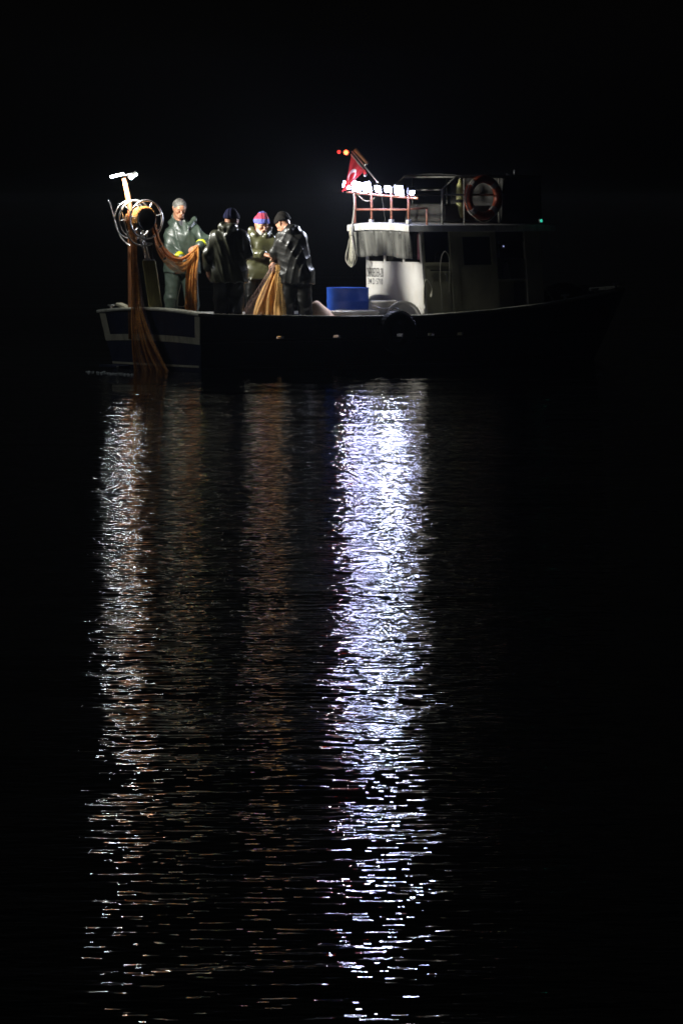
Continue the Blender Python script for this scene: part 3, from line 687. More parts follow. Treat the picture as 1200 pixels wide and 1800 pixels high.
crate('fish_crate', 'low white fish crate with a slot handle, between drum and cabin corner', cs_ , 0.36, ZD + 0.006, (0.48, 0.36, 0.35), R(-20))
ws = PO(677, 540, 0.32)[0]
t = boat_thing('white_bucket', 'white square bucket against the cabin wall below the lettering', 'bucket', ws, 0.28, ZD + 0.006, R(-30))
mb = MB().lathe([(0.13, 0.0), (0.14, 0.02), (0.158, 0.44), (0.172, 0.445), (0.172, 0.47), (0.155, 0.472), (0.135, 0.03)], 32); mb.build('bucket_wall', WHITEP, t, smooth=True)
MB().tube(smooth_path([(0.16, 0, 0.44), (0.12, -0.16, 0.40), (0, -0.19, 0.37), (-0.12, -0.16, 0.40), (-0.16, 0, 0.44)]), 0.006, 6).build('handle', STEEL, t, smooth=True)
MB().lathe([(0.165, 0.36), (0.165, 0.375)], 32).build('bead', WHITEP, t, smooth=True)
ws2 = PO(702, 545, 0.50)[0]
t = boat_thing('round_basin', 'round whitish plastic basin leaning on its edge behind the tyre', 'basin', ws2, 0.60, ZD + 0.006, R(-20))
Mb = Matrix.Translation((0, 0, 0.235)) @ Matrix.Rotation(R(78), 4, 'X')
MB().lathe([(0.235, 0.0), (0.225, 0.012), (0.205, 0.005), (0.17, -0.10), (0.16, -0.105), (0.001, -0.10)], 40, Mb, cap=False).build('basin_shell', WHITEP, t, smooth=True)
MB().tube([Mb @ Vector((0.232 * math.cos(2 * math.pi * k / 40), 0.232 * math.sin(2 * math.pi * k / 40), 0.004)) for k in range(40)], 0.010, 8, closed=True).build('basin_rim', WHITEP, t, smooth=True)
MB().box(Mb @ Vector((0.12, 0.03, 0.015)), (0.03, 0.02, 0.04)).build('red_tag', mat('red_tag', (0.5, 0.03, 0.03), 0.6), t, bevel=0.004)

# foredeck tarp and stowed anchor
t = boat_thing('foredeck_tarp', 'dark brown tarpaulin heap on the foredeck near the bow', 'tarpaulin', 6.35, 0.25, 0.44)
P = []
for i in range(23):
    row = []
    for j in range(15):
        x = -0.75 + 1.5 * i / 22; y = -0.5 + 1.0 * j / 14
        h = max(0.0, 1 - (x / 0.75) ** 2) * max(0, 1 - (y / 0.5) ** 2)
        row.append((x, y * (1 - 0.35 * (x + 0.75) / 1.5), 0.02 + 0.50 * h ** 0.6 + 0.035 * math.sin(x * 13 + y * 7) * h + 0.12 * (x + .75) / 1.5))
    P.append(row)
MB().grid(P).build('tarp_cover', TARP, t, smooth=True)
MB().tube(smooth_path([(-0.3, -0.52, 0.03), (-0.3, -0.25, 0.42), (-0.28, 0.1, 0.56), (-0.3, 0.5, 0.05)]), 0.010, 6).build('lashing', ROPE, t, smooth=True)

# ------------------------------------------------------------------ stern lamp on its pole
pb = W(0.02, -0.50, 0.76)
t = thing('stern_lamp_post', 'brown pole at the stern carrying a bright white lamp head', 'lamp post', pb, 0)
rp = lambda p: p - pb
tpole = U(218, 313, 1.34)
mid = U(229, 365, 1.36)
MB().tube([Vector((0.02, -0.01, -0.38)), Vector((0.012, 0, 0.0)), rp(mid), rp(tpole)], [0.040, 0.038, 0.033, 0.028], 10).build('pole', WOOD, t, smooth=True)
def led_panel(c, sx_, sy_, rot):
    M = Matrix.Translation(c) @ rot
    mb = MB(); mb.box((0, 0, 0.018), (sx_ + 0.02, sy_ + 0.02, 0.03)); mb.v = [tuple(M @ Vector(v)) for v in mb.v]; mb.build('lamp_housing', DARKMET, t, bevel=0.004)
    mb = MB(); mb.box((0, 0, -0.003), (sx_, sy_, 0.008)); mb.v = [tuple(M @ Vector(v)) for v in mb.v]; mb.build('lamp_lens', LEDSTERN, t)
led_panel(rp(U(206, 308, 1.24)), 0.17, 0.08, Matrix.Rotation(R(-14), 4, 'X') @ Matrix.Rotation(R(-14), 4, 'Y'))
led_panel(rp(U(235, 310, 1.26)), 0.10, 0.09, Matrix.Rotation(R(-8), 4, 'X') @ Matrix.Rotation(R(-38), 4, 'Y'))
fl_l = rp(U(214, 315, 1.14)); fl_r = rp(U(237, 314, 1.38))
flood(t, fl_l, (0.80, 0.34, -0.50), SPOT_STERN, 124, (1.0, 0.98, 0.90), 0.10, 0.5)
flood(t, fl_r, tuple(W(3.86, 0.15, 1.35) - (pb + fl_r)), SPOT_CABIN, 50, (1.0, 0.98, 0.90), 0.14, 0.75)
MB().tube([rp(U(196, 305, 1.26)), rp(U(218, 308, 1.32)), rp(U(240, 304, 1.28))], 0.012, 8).build('lamp_bracket', STEEL, t, smooth=True)

# ------------------------------------------------------------------ net hauler
HS = 0.0
hc = W(HS, -0.20, 0)
hoff = PS(257.5, 386, HS)[0]; hz = PS(257.5, 386, HS)[1]
RO = 0.243
t = boat_thing('net_hauler', 'galvanised net hauling reel with spoked rings on a stern post', 'net hauler', HS, hoff - 0.13, ZD)
zc = hz - ZD
offs = (0.13, -0.135, -0.25)                                    # starboard, port, far port ring
for k, of in enumerate(offs):
    M = Matrix.Translation((0, -of, zc))
    rg_ = torus(RO, 0.0125 if k < 2 else 0.008, n=48, m=8, M=M).build('reel_ring', STEEL, t, smooth=True)
    if k == 2: continue
    for j in range(7):
        a = 2 * math.pi * j / 7 + (0.28 if k == 0 else 0.5)
        MB().tube([M @ Vector((0.12 * math.cos(a), (0.03 if k else -0.03) * -1, 0.12 * math.sin(a))), M @ Vector((RO * math.cos(a), 0, RO * math.sin(a)))], 0.008, 6).build('spoke', STEEL, rg_, smooth=True)
Md = Matrix.Translation((0, 0, zc)) @ Matrix.Rotation(R(90), 4, 'X')
MB().lathe([(0.115, -0.125), (0.13, -0.13), (0.128, 0.0), (0.135, 0.12), (0.145, 0.135), (0.12, 0.137), (0.11, 0.10), (0.005, 0.09)], 36, Md).build('drum', RUBBER, t, smooth=True)
MB().tube([(0.0, 0.12, zc), (0.0, 0.30, zc)], 0.03, 12).build('axle', STEEL, t, smooth=True)
MB().lathe([(0.07, 0.15), (0.08, 0.16), (0.08, 0.27), (0.06, 0.28)], 20, Matrix.Translation((0, 0, zc)) @ Matrix.Rotation(R(-90), 4, 'X')).build('motor', DARKMET, t, smooth=True)
# post and strut
def hl(px, py, Y): 
    p = U(px, py, Y) - W(HS, hoff - 0.13, ZD); return Matrix.Rotation(-ANG, 3, 'Z') @ p
YH = W(0.16, -0.12, 0).y
rotp = None
p0 = hl(281, 592, YH); p1 = hl(262, 458, YH)
mb = MB(); ax = (p1 - p0); w2 = Vector((0.07, 0, 0)); d2 = Vector((0, 0.06, 0))
w2 = Matrix.Rotation(-ANG, 3, 'Z') @ Vector((0.085, 0, 0)); d2 = Matrix.Rotation(-ANG, 3, 'Z') @ Vector((0, 0.05, 0))
mb.add([p + sgn1 * w2 + sgn2 * d2 for p in (p0, p1) for sgn1, sgn2 in ((-1, -1), (1, -1), (1, 1), (-1, 1))], [(3, 2, 1, 0), (4, 5, 6, 7), (0, 1, 5, 4), (1, 2, 6, 5), (2, 3, 7, 6), (3, 0, 4, 7)])
mb.build('post', OLIVEW, t, bevel=0.012)
mb = MB(); mb.box(p1 + Vector((0, 0, 0.008)), (0.14, 0.20, 0.014), Matrix.Rotation(-ANG, 3, 'Z')); mb.build('post_top_plate', STEEL, t, bevel=0.003)
MB().tube([hl(243, 402, YH - 0.05), hl(249, 425, YH - 0.08), hl(258, 457, YH - 0.06)], 0.017, 8).build('strut', STEEL, t, smooth=True)
MB().tube([hl(250, 405, YH + 0.1), hl(262, 457, YH + 0.05)], 0.014, 8).build('strut', STEEL, t, smooth=True)
MB().tube(smooth_path([hl(190, 354, 1.35), hl(193, 357, 1.35), hl(205, 398, 1.33), hl(213, 418, 1.32), hl(226, 430, 1.30), hl(236, 431, 1.28), hl(255, 430, 1.25)]), 0.0105, 8).build('guide_tube', STEEL, t, smooth=True)
MB().tube(smooth_path([hl(208, 360, 0.98), hl(211, 363, 0.98), hl(224, 410, 0.97), hl(232, 424, 0.97), hl(245, 431, 0.98), hl(258, 432, 1.0), hl(268, 428, 1.02)]), 0.0105, 8).build('guide_tube', STEEL, t, smooth=True)
MB().tube(smooth_path([hl(250, 423, 1.0), hl(258, 427, 1.05), hl(268, 428, 1.02)]), 0.009, 8).build('guide_bracket', STEEL, t, smooth=True)
MB().tube(smooth_path([hl(266, 430, 1.1), hl(268, 440, 1.1), hl(267, 457, 1.1)]), 0.008, 8).build('hydraulic_hose', RUBBER, t, smooth=True)

# ------------------------------------------------------------------ nets
def net_sheet_mat(name, c0, c1, a0, a1, sc=14):
    if name in MATS: return MATS[name]
    m = bpy.data.materials.new(name); m.use_nodes = True; nt = m.node_tree; b = nt.nodes['Principled BSDF']
    tc = nt.nodes.new('ShaderNodeTexCoord')
    n = nt.nodes.new('ShaderNodeTexNoise'); n.inputs['Scale'].default_value = sc; n.inputs['Detail'].default_value = 6; n.inputs['Roughness'].default_value = 0.7
    mp = nt.nodes.new('ShaderNodeMapping'); mp.inputs['Scale'].default_value = (2.2, 2.2, 0.55)
    nt.links.new(tc.outputs['Object'], mp.inputs[0]); nt.links.new(mp.outputs[0], n.inputs['Vector'])
    r = nt.nodes.new('ShaderNodeValToRGB'); r.color_ramp.elements[0].position = 0.35; r.color_ramp.elements[1].position = 0.68
    r.color_ramp.elements[0].color = (*c0, 1); r.color_ramp.elements[1].color = (*c1, 1)
    nt.links.new(n.outputs['Fac'], r.inputs['Fac']); nt.links.new(r.outputs[0], b.inputs['Base Color'])
    n3 = nt.nodes.new('ShaderNodeTexNoise'); n3.inputs['Scale'].default_value = 150; n3.inputs['Detail'].default_value = 2
    nt.links.new(tc.outputs['Object'], n3.inputs['Vector'])
    ad = nt.nodes.new('ShaderNodeMath'); ad.operation = 'ADD'; nt.links.new(n.outputs['Fac'], ad.inputs[0]); nt.links.new(n3.outputs['Fac'], ad.inputs[1])
    mr = nt.nodes.new('ShaderNodeMapRange'); mr.inputs['From Min'].default_value = 0.8; mr.inputs['From Max'].default_value = 1.2
    mr.inputs['To Min'].default_value = a0; mr.inputs['To Max'].default_value = a1
    nt.links.new(ad.outputs[0], mr.inputs['Value']); nt.links.new(mr.outputs[0], b.inputs['Alpha'])
    b.inputs['Roughness'].default_value = 0.75
    bp = nt.nodes.new('ShaderNodeBump'); bp.inputs['Distance'].default_value = 0.006; nt.links.new(n3.outputs['Fac'], bp.inputs['Height']); nt.links.new(bp.outputs[0], b.inputs['Normal'])
    MATS[name] = m; return m
SHEETO = net_sheet_mat('folded_orange_netting', (0.62, 0.21, 0.035), (0.88, 0.40, 0.085), 0.12, 0.85)
SHEETD = net_sheet_mat('thin_wet_netting', (0.42, 0.18, 0.06), (0.66, 0.32, 0.12), 0.10, 0.6)
SHEETP = net_sheet_mat('folded_peach_netting', (0.90, 0.46, 0.13), (0.96, 0.62, 0.26), 0.85, 1.0)
SHEETV = net_sheet_mat('thin_mauve_netting', (0.28, 0.16, 0.18), (0.45, 0.28, 0.28), 0.05, 0.55)

def surf_eval(rows, widths, u, v, pleat, npl, dirW, dirN, ph=0.0):
    """rows: centre points along v; u in 0..1 across"""
    n = len(rows) - 1; x = v * n; i = np.clip(x.astype(int), 0, n - 1); f = (x - i)[:, None]
    Rw = np.array([tuple(p) for p in rows]); Wd = np.array(widths)
    i0 = np.clip(i - 1, 0, n); i3 = np.clip(i + 2, 0, n)
    p0, p1, p2, p3 = Rw[i0], Rw[i], Rw[i + 1], Rw[i3]
    C = 0.5 * (2 * p1 + (p2 - p0) * f + (2 * p0 - 5 * p1 + 4 * p2 - p3) * f ** 2 + (3 * p1 - p0 - 3 * p2 + p3) * f ** 3)
    w = Wd[i] * (1 - f[:, 0]) + Wd[i + 1] * f[:, 0]
    uu = u + 0.035 * np.sin(v * 9 + u * 14 + ph)
    off = pleat * (np.sin(2 * np.pi * npl * u + 2.2 * np.sin(v * 3.1 + ph) + ph) + 0.5 * np.sin(2 * np.pi * npl * 2.3 * u + v * 4 + ph)) * np.minimum(1, 0.3 + w / max(Wd.max(), 1e-6))
    return C + ((uu - 0.5) * w)[:, None] * np.array(dirW)[None] + off[:, None] * np.array(dirN)[None]
def net_part(name, parent, origin, rows, widths, m, nu, nv, r, pleat, npl, dirW=(1, 0, 0), dirN=(0, 1, 0), sheet=None, ph=0.0, layers=1, e1=(1, 0, 0), e2=(0, 1, 0)):
    dirW = np.array(Vector(dirW).normalized()); dirN = np.array(Vector(dirN).normalized()); org = np.array(tuple(origin))
    V = []; Q = []; base = 0
    e1 = np.array(e1); e2 = np.array(e2)
    for L in range(layers):
        for k in range(nu):
            for fam in (0, 1):
                j = np.arange(nv + 1); u = (k + (0.5 * (j % 2) if fam == 0 else 1 - 0.5 * (j % 2))) / nu
                u = np.clip(u + rng.normal(0, 0.12 / nu, nv + 1), 0, 1)
                p = surf_eval(rows, widths, u, j / nv, pleat, npl, dirW, dirN, ph + L * 1.7) + dirN[None] * (L * 0.012) - org
                rr = r * rng.uniform(0.8, 1.25)
                for q in range(3):
                    a = 2 * math.pi * q / 3 + 0.4; V.append(p + rr * (math.cos(a) * e1 + math.sin(a) * e2)[None])
                m1 = nv + 1; a_ = np.arange(nv)
                for q in range(3):
                    q2 = (q + 1) % 3
                    Q.append(np.stack([base + q * m1 + a_, base + q2 * m1 + a_, base + q2 * m1 + a_ + 1, base + q * m1 + a_ + 1], 1))
                base += 3 * m1
    o = mesh_np(name, np.concatenate(V), np.concatenate(Q), m, parent, smooth=False)
    if sheet is not None:
        nu2, nv2 = 40, 60
        uu, vv = np.meshgrid(np.linspace(0, 1, nu2 + 1), np.linspace(0, 1, nv2 + 1), indexing='ij')
        p = surf_eval(rows, widths, uu.ravel(), vv.ravel(), pleat, npl, dirW, dirN, ph) - org
        ii, jj = np.meshgrid(np.arange(nu2), np.arange(nv2), indexing='ij'); b0 = (ii * (nv2 + 1) + jj).ravel()
        mesh_np('folded_netting', p, np.stack([b0, b0 + nv2 + 1, b0 + nv2 + 2, b0 + 1], 1), sheet, parent)
    return o

# net running from the water over the reel to the first fisherman
nb = W(-0.18, -0.1, 0.0)
net = thing('hauled_net', 'orange fishing net rising from the sea over the reel to the grey haired man', 'fishing net', nb, 0)
dS = Vector((SA, -CA, 0)); dF = Vector((CA, SA, 0))
drum_o = hoff - 0.13
def HW(a, rad, of=0.0): return W(HS + rad * math.cos(a), drum_o + of, hz + rad * math.sin(a))
rows = [HW(R(150), 0.150), HW(R(180), 0.152), U(235, 420, 1.02), U(236, 460, 1.0), U(238, 500, 0.98), U(240, 545, 0.92), U(247, 590, 0.80), U(256, 625, 0.72), U(270, 664, 0.62)]
net_part('netting', net, nb, rows, [0.18, 0.16, 0.085, 0.08, 0.09, 0.14, 0.26, 0.38, 0.52], NETO, 40, 90, 0.0020, 0.030, 5, dirW=(1, -0.25, 0), dirN=(0.25, 1, 0), sheet=SHEETD)
rows = [U(232, 430, 1.1), U(238, 465, 1.05), U(243, 505, 1.0), U(247, 545, 0.95), U(256, 590, 0.82), U(268, 630, 0.72), U(300, 661, 0.62)]
net_part('netting', net, nb, rows, [0.06, 0.07, 0.09, 0.12, 0.16, 0.16, 0.10], NETV, 18, 70, 0.0018, 0.02, 3, dirW=(1, -0.25, 0), dirN=(0.25, 1, 0))
rows = [HW(R(a), 0.148, 0.062) for a in (195, 165, 135, 110, 85, 60, 35, 10, -15)]
net_part('wrapped_netting', net, nb, rows, [0.15] * 9, NETO, 26, 50, 0.0024, 0.008, 5, dirW=dS, dirN=(0, 0, 1), sheet=SHEETO, layers=2)
# sagging run to the hands
rows = [HW(R(20), 0.152), U(272, 405, 1.21), U(278, 424, 1.30), U(287, 440, 1.42), U(300, 451, 1.60), U(317, 456, 1.75), U(332, 449, 1.84), U(346, 435, 1.90)]
net_part('netting', net, nb, rows, [0.16, 0.11, 0.09, 0.085, 0.08, 0.08, 0.075, 0.05], NETO, 26, 60, 0.0026, 0.016, 4, dirW=(0.35, 0.3, 0.75), dirN=(0.2, -1, 0.1), sheet=SHEETO, layers=2)
rows = [U(270, 412, 1.12), U(276, 434, 1.18), U(288, 453, 1.30), U(303, 466, 1.48), U(318, 471, 1.60), U(331, 462, 1.72), U(341, 446, 1.78)]
net_part('sagging_netting', net, nb, rows, [0.05, 0.09, 0.11, 0.13, 0.15, 0.15, 0.10], NETO, 20, 44, 0.0020, 0.03, 2, dirW=(0.1, 0.1, 1), dirN=(0.2, -1, 0), sheet=SHEETD)
MB().tube(smooth_path([HW(R(25), 0.16, 0.03) - nb, U(274, 406, 1.06) - nb, U(282, 428, 1.12) - nb, U(296, 449, 1.36) - nb, U(317, 455, 1.51) - nb, U(335, 445, 1.66) - nb, U(347, 433, 1.75) - nb]), 0.014, 8).build('float_line', ORANGE_ROPE, net, smooth=True)
rows = [U(345, 434, 1.84), U(341, 455, 1.78), U(337, 485, 1.66), U(336, 520, 1.54), U(335, 550, 1.42), U(334, 590, 1.36)]
net_part('hanging_netting', net, nb, rows, [0.05, 0.12, 0.145, 0.145, 0.15, 0.20], NETO, 30, 60, 0.0023, 0.025, 4, sheet=SHEETO, layers=2)
MB().tube(smooth_path([U(318, 500, 1.42) - nb, U(312, 534, 1.42) - nb, U(320, 539, 1.36) - nb, U(330, 535, 1.36) - nb]), 0.004, 6).build('loose_line', ROPE, net, smooth=True)
for px, py, Y in ((283, 433, 1.12), (290, 455, 1.15), (325, 458, 1.28)):
    MB().lathe([(0.004, -0.028), (0.013, -0.02), (0.015, 0), (0.013, 0.02), (0.004, 0.028)], 10, Matrix.Translation(U(px, py, Y) - nb) @ Matrix.Rotation(R(60), 4, 'Y')).build('float', WHITEP, net, smooth=True)

# net held up between the two men further forward
nb2 = U(468, 590, 1.70)
net2 = thing('gathered_net', 'peach orange net drawn up in a tent shape between two men', 'fishing net', nb2, 0)
rows = [U(487, 462, 1.95), U(484, 478, 1.93), U(479, 500, 1.90), U(474, 525, 1.85), U(470, 550, 1.80), U(468, 592, 1.75)]
net_part('netting', net2, nb2, rows, [0.04, 0.10, 0.20, 0.30, 0.38, 0.44], NETP, 26, 60, 0.0014, 0.028, 3, sheet=SHEETP, layers=1)
rows = [U(481, 462, 1.85), U(473, 482, 1.83), U(461, 508, 1.80), U(447, 535, 1.75), U(438, 556, 1.71), U(432, 588, 1.69)]
net_part('fringe_netting', net2, nb2, rows, [0.02, 0.08, 0.14, 0.20, 0.22, 0.22], NETV, 11, 34, 0.0011, 0.02, 2)
rows = [U(488, 466, 1.83), U(489, 490, 1.81), U(491, 515, 1.77), U(493, 545, 1.73), U(494, 588, 1.71)]
net_part('fringe_netting', net2, nb2, rows, [0.05, 0.09, 0.11, 0.14, 0.16], NETP, 11, 32, 0.0011, 0.02, 2)
# pale net heap on the deck
hp = PO(560, 560, 0.35)
t = boat_thing('net_heap', 'pale salmon heap of netting on deck beside the dark coated man', 'fishing net', hp[0] + 0.13, 0.33, ZD + 0.008)
P = []
for i in range(33):
    row = []
    for j in range(25):
        a = i / 32 * 2 * math.pi; r_ = j / 24
        x = 0.40 * r_ * math.cos(a) * (1 + 0.12 * math.sin(3 * a)); y = 0.42 * r_ * math.sin(a) * (1 + 0.1 * math.sin(5 * a))
        h = 0.20 * math.exp(-((x + 0.16) ** 2 / 0.02 + y * y / 0.06)) + 0.31 * (1 - r_ ** 2) ** 0.6
        h += 0.018 * math.sin(14 * x + 9 * y) * (1 - r_) + 0.012 * math.sin(31 * x - 17 * y) * (1 - r_)
        row.append((x, y, max(h, 0) + 0.002))
    P.append(row)
MB().grid(P).build('heap', net_sheet_mat('salmon_net_pile', (0.84, 0.52, 0.36), (0.95, 0.72, 0.56), 1.0, 1.0, 20), t, smooth=True)

# ------------------------------------------------------------------ signed-distance figures
class Field:
    def __init__(s, lo, hi, h):
        s.lo = np.array(lo, float); s.h = h; s.n = np.ceil((np.array(hi) - s.lo) / h).astype(int) + 1
        s.F = np.full(s.n, 1.0, np.float32)
        s.ax = [s.lo[i] + h * np.arange(s.n[i]) for i in range(3)]
    def _win(s, a, b, r):
        lo = np.minimum(a, b) - r; hi = np.maximum(a, b) + r
        i0 = np.clip(np.floor((lo - s.lo) / s.h).astype(int), 0, s.n); i1 = np.clip(np.ceil((hi - s.lo) / s.h).astype(int) + 1, 0, s.n)
        return tuple(slice(i0[k], i1[k]) for k in range(3))
    def _d(s, w, a, b, ra, rb):
        X = s.ax[0][w[0]][:, None, None]; Y = s.ax[1][w[1]][None, :, None]; Z = s.ax[2][w[2]][None, None, :]
        ba = b - a; L = float(ba @ ba) or 1e-9
        t = np.clip(((X - a[0]) * ba[0] + (Y - a[1]) * ba[1] + (Z - a[2]) * ba[2]) / L, 0, 1)
        return np.sqrt((X - a[0] - t * ba[0]) ** 2 + (Y - a[1] - t * ba[1]) ** 2 + (Z - a[2] - t * ba[2]) ** 2) - (ra + (rb - ra) * t)
    def cone(s, a, b, ra, rb=None, k=0.02):
        a = np.array(tuple(a), float); b = np.array(tuple(b), float); rb = ra if rb is None else rb
        w = s._win(a, b, max(ra, rb) + k + 4 * s.h)
        if any(x.start >= x.stop for x in w): return s
        d = s._d(w, a, b, ra, rb); F = s.F[w]; h = np.maximum(k - np.abs(F - d), 0) / k
        s.F[w] = np.minimum(F, d) - h * h * k * 0.25; return s
    def cut(s, a, b, ra, rb=None, k=0.008):
        a = np.array(tuple(a), float); b = np.array(tuple(b), float); rb = ra if rb is None else rb
        w = s._win(a, b, max(ra, rb) + k + 3 * s.h)
        if any(x.start >= x.stop for x in w): return s
        d = -s._d(w, a, b, ra, rb); F = s.F[w]; h = np.maximum(k - np.abs(F - d), 0) / k
        s.F[w] = np.maximum(F, d) + h * h * k * 0.25; return s
    def XYZ(s): return s.ax[0][:, None, None], s.ax[1][None, :, None], s.ax[2][None, None, :]
    def above(s, z): s.F = np.maximum(s.F, (z - s.ax[2])[None, None, :]).astype(np.float32); return s
    def mesh(s, name, m, parent=None):
        F = s.F; nx, ny, nz = F.shape; S = F < 0
        S[0] = S[-1] = False; S[:, 0] = S[:, -1] = False; S[:, :, 0] = S[:, :, -1] = False
        cnt = np.zeros((nx - 1, ny - 1, nz - 1), np.int8)
        for i in (0, 1):
            for j in (0, 1):
                for k in (0, 1): cnt += S[i:nx - 1 + i, j:ny - 1 + j, k:nz - 1 + k]
        act = (cnt > 0) & (cnt < 8); idx = np.full(act.shape, -1, np.int64); I, J, K = np.nonzero(act); idx[act] = np.arange(len(I))
        acc = np.zeros((len(I), 3)); num = np.zeros(len(I))
        cs = [(i, j, k) for i in (0, 1) for j in (0, 1) for k in (0, 1)]
        for a in cs:
            for ax_ in range(3):
                if a[ax_]: continue
                b = list(a); b[ax_] = 1
                fa = F[I + a[0], J + a[1], K + a[2]]; fb = F[I + b[0], J + b[1], K + b[2]]
                sa_ = S[I + a[0], J + a[1], K + a[2]]; sb_ = S[I + b[0], J + b[1], K + b[2]]
                c = sa_ != sb_; den = np.where(np.abs(fa - fb) < 1e-9, 1, fa - fb); tt = np.clip(np.where(c, fa / den, 0), 0, 1)
                p = np.tile(np.array(a, float), (len(I), 1)); p[:, ax_] += tt
                acc += np.where(c[:, None], p, 0); num += c
        V = s.lo + s.h * (np.stack([I, J, K], 1) + acc / np.maximum(num, 1)[:, None])
        Q = []
        for ax_ in range(3):
            sl0 = [slice(None)] * 3; sl1 = [slice(None)] * 3; sl0[ax_] = slice(0, -1); sl1[ax_] = slice(1, None)
            A = S[tuple(sl0)]; Bm = S[tuple(sl1)]; E = A != Bm
            o1, o2 = (ax_ + 1) % 3, (ax_ + 2) % 3
            ijk = np.array(np.nonzero(E)).T; fl = A[E]
            ok = (ijk[:, o1] > 0) & (ijk[:, o2] > 0) & (ijk[:, o1] < F.shape[o1] - 1) & (ijk[:, o2] < F.shape[o2] - 1); ijk = ijk[ok]; fl = fl[ok]
            def cell(d1, d2):
                c = ijk.copy(); c[:, o1] += d1; c[:, o2] += d2; return idx[c[:, 0], c[:, 1], c[:, 2]]
            q = np.stack([cell(-1, -1), cell(0, -1), cell(0, 0), cell(-1, 0)], 1); q[~fl] = q[~fl][:, ::-1]; Q.append(q)
        Q = np.concatenate(Q); Q = Q[(Q >= 0).all(1)]
        return mesh_np(name, V, Q, m, parent)

def folds(f, amp, seed, freq=9.0, vert=0.2, n=3):
    """narrow raised creases running mostly down the cloth, coming and going"""
    r = np.random.default_rng(seed); X, Y, Z = f.XYZ(); g = 0
    for k in range(n):
        a = r.uniform(0, math.pi); fr = freq * r.uniform(0.75, 1.3); p = r.uniform(0, 6, 6); tl = r.choice([-1, 1]) * vert * r.uniform(0.4, 1.6)
        wob = 0.9 * np.sin(6.5 * Z + p[0]) + 0.6 * np.sin(9 * X - 5 * Z + p[1]) + 0.5 * np.sin(8 * Y + 12 * Z + p[2])
        ph = 2 * math.pi * fr * (X * math.cos(a) + Y * math.sin(a) + Z * tl) + wob + p[3]
        md = np.clip(0.45 + 0.8 * np.sin(7 * Z + 4 * X + p[4]) * np.sin(9 * X - 6 * Y + 3 * Z + p[5]), 0, 1.2)
        g = g + (1 - np.abs(np.sin(ph / 2))) ** 1.6 * md
    f.F = (f.F - amp * (g - 0.25)).astype(np.float32)

class Man:
    def __init__(s, name_label, px0, Y, group='crew working the nets'):
        s.Y = Y; s.k = (CAM_D + Y) / FPX; s.x0 = (px0 - 600) * s.k; s.z0 = ZD + 0.006
        s.root = thing('person', name_label, 'person', (s.x0, Y, s.z0), 0, group)
    def P(s, px, py, dy=0.0): return np.array([(px - 600) * s.k - s.x0, dy, CAM_H - (py - HORY) * s.k - s.z0])
def rotm(yaw, pitch, roll=0.0):      # head local: x = own left, y = forward, z = up; yaw 0 faces the camera
    return np.array(Matrix.Rotation(yaw, 3, 'Z') @ Matrix.Rotation(math.pi, 3, 'Z') @ Matrix.Rotation(-pitch, 3, 'X') @ Matrix.Rotation(roll, 3, 'Y'))
def head_prims(f, c, Rm, fat=1.0):
    L = lambda x, y, z: c + Rm @ np.array([x, y, z]) * fat
    g = lambda r: r * fat
    f.cone(L(0, -0.022, 0.040), L(0, 0.022, 0.042), g(0.080), g(0.072), 0.02)
    f.cone(L(0, 0.0, 0.0), L(0, 0.03, -0.055), g(0.070), g(0.052), 0.025)
    for sd in (-1, 1):
        f.cone(L(sd * 0.040, 0.0, -0.045), L(sd * 0.018, 0.06, -0.080), g(0.030), g(0.026), 0.02)
        f.cone(L(sd * 0.038, 0.052, -0.012), L(sd * 0.046, 0.03, -0.012), g(0.027), g(0.022), 0.02)
    f.cone(L(-0.034, 0.074, 0.028), L(0.034, 0.074, 0.028), g(0.017), g(0.017), 0.015)
    f.cone(L(0, 0.066, -0.083), L(0, 0.070, -0.086), g(0.023), g(0.022), 0.02)
    for sd in (-1, 1): f.cut(L(sd * 0.031, 0.101, 0.008), L(sd * 0.034, 0.098, 0.008), g(0.015), g(0.014), 0.012)
    for sd in (-1, 1): f.cone(L(sd * 0.030, 0.077, 0.006), L(sd * 0.031, 0.077, 0.006), g(0.0125), g(0.0125), 0.004)
    f.cone(L(0, 0.086, 0.018), L(0, 0.110, -0.028), g(0.009), g(0.0125), 0.010)
    for sd in (-1, 1): f.cone(L(sd * 0.010, 0.098, -0.032), L(sd * 0.013, 0.092, -0.034), g(0.008), g(0.008), 0.006)
    f.cone(L(-0.016, 0.084, -0.050), L(0.016, 0.084, -0.050), g(0.009), g(0.009), 0.008)
    f.cone(L(-0.014, 0.083, -0.064), L(0.014, 0.083, -0.064), g(0.009), g(0.009), 0.006)
    f.cut(L(-0.020, 0.094, -0.057), L(0.020, 0.094, -0.057), g(0.0035), g(0.0035), 0.004)
    for sd in (-1, 1):
        f.cone(L(sd * 0.082, -0.012, 0.022), L(sd * 0.078, -0.006, -0.022), g(0.012), g(0.008), 0.008)
        f.cone(L(sd * 0.086, -0.022, 0.020), L(sd * 0.082, -0.020, 0.0), g(0.008), g(0.008), 0.006)
    f.cone(L(0, -0.03, -0.03), L(0, -0.045, -0.15), g(0.054), g(0.060), 0.03)
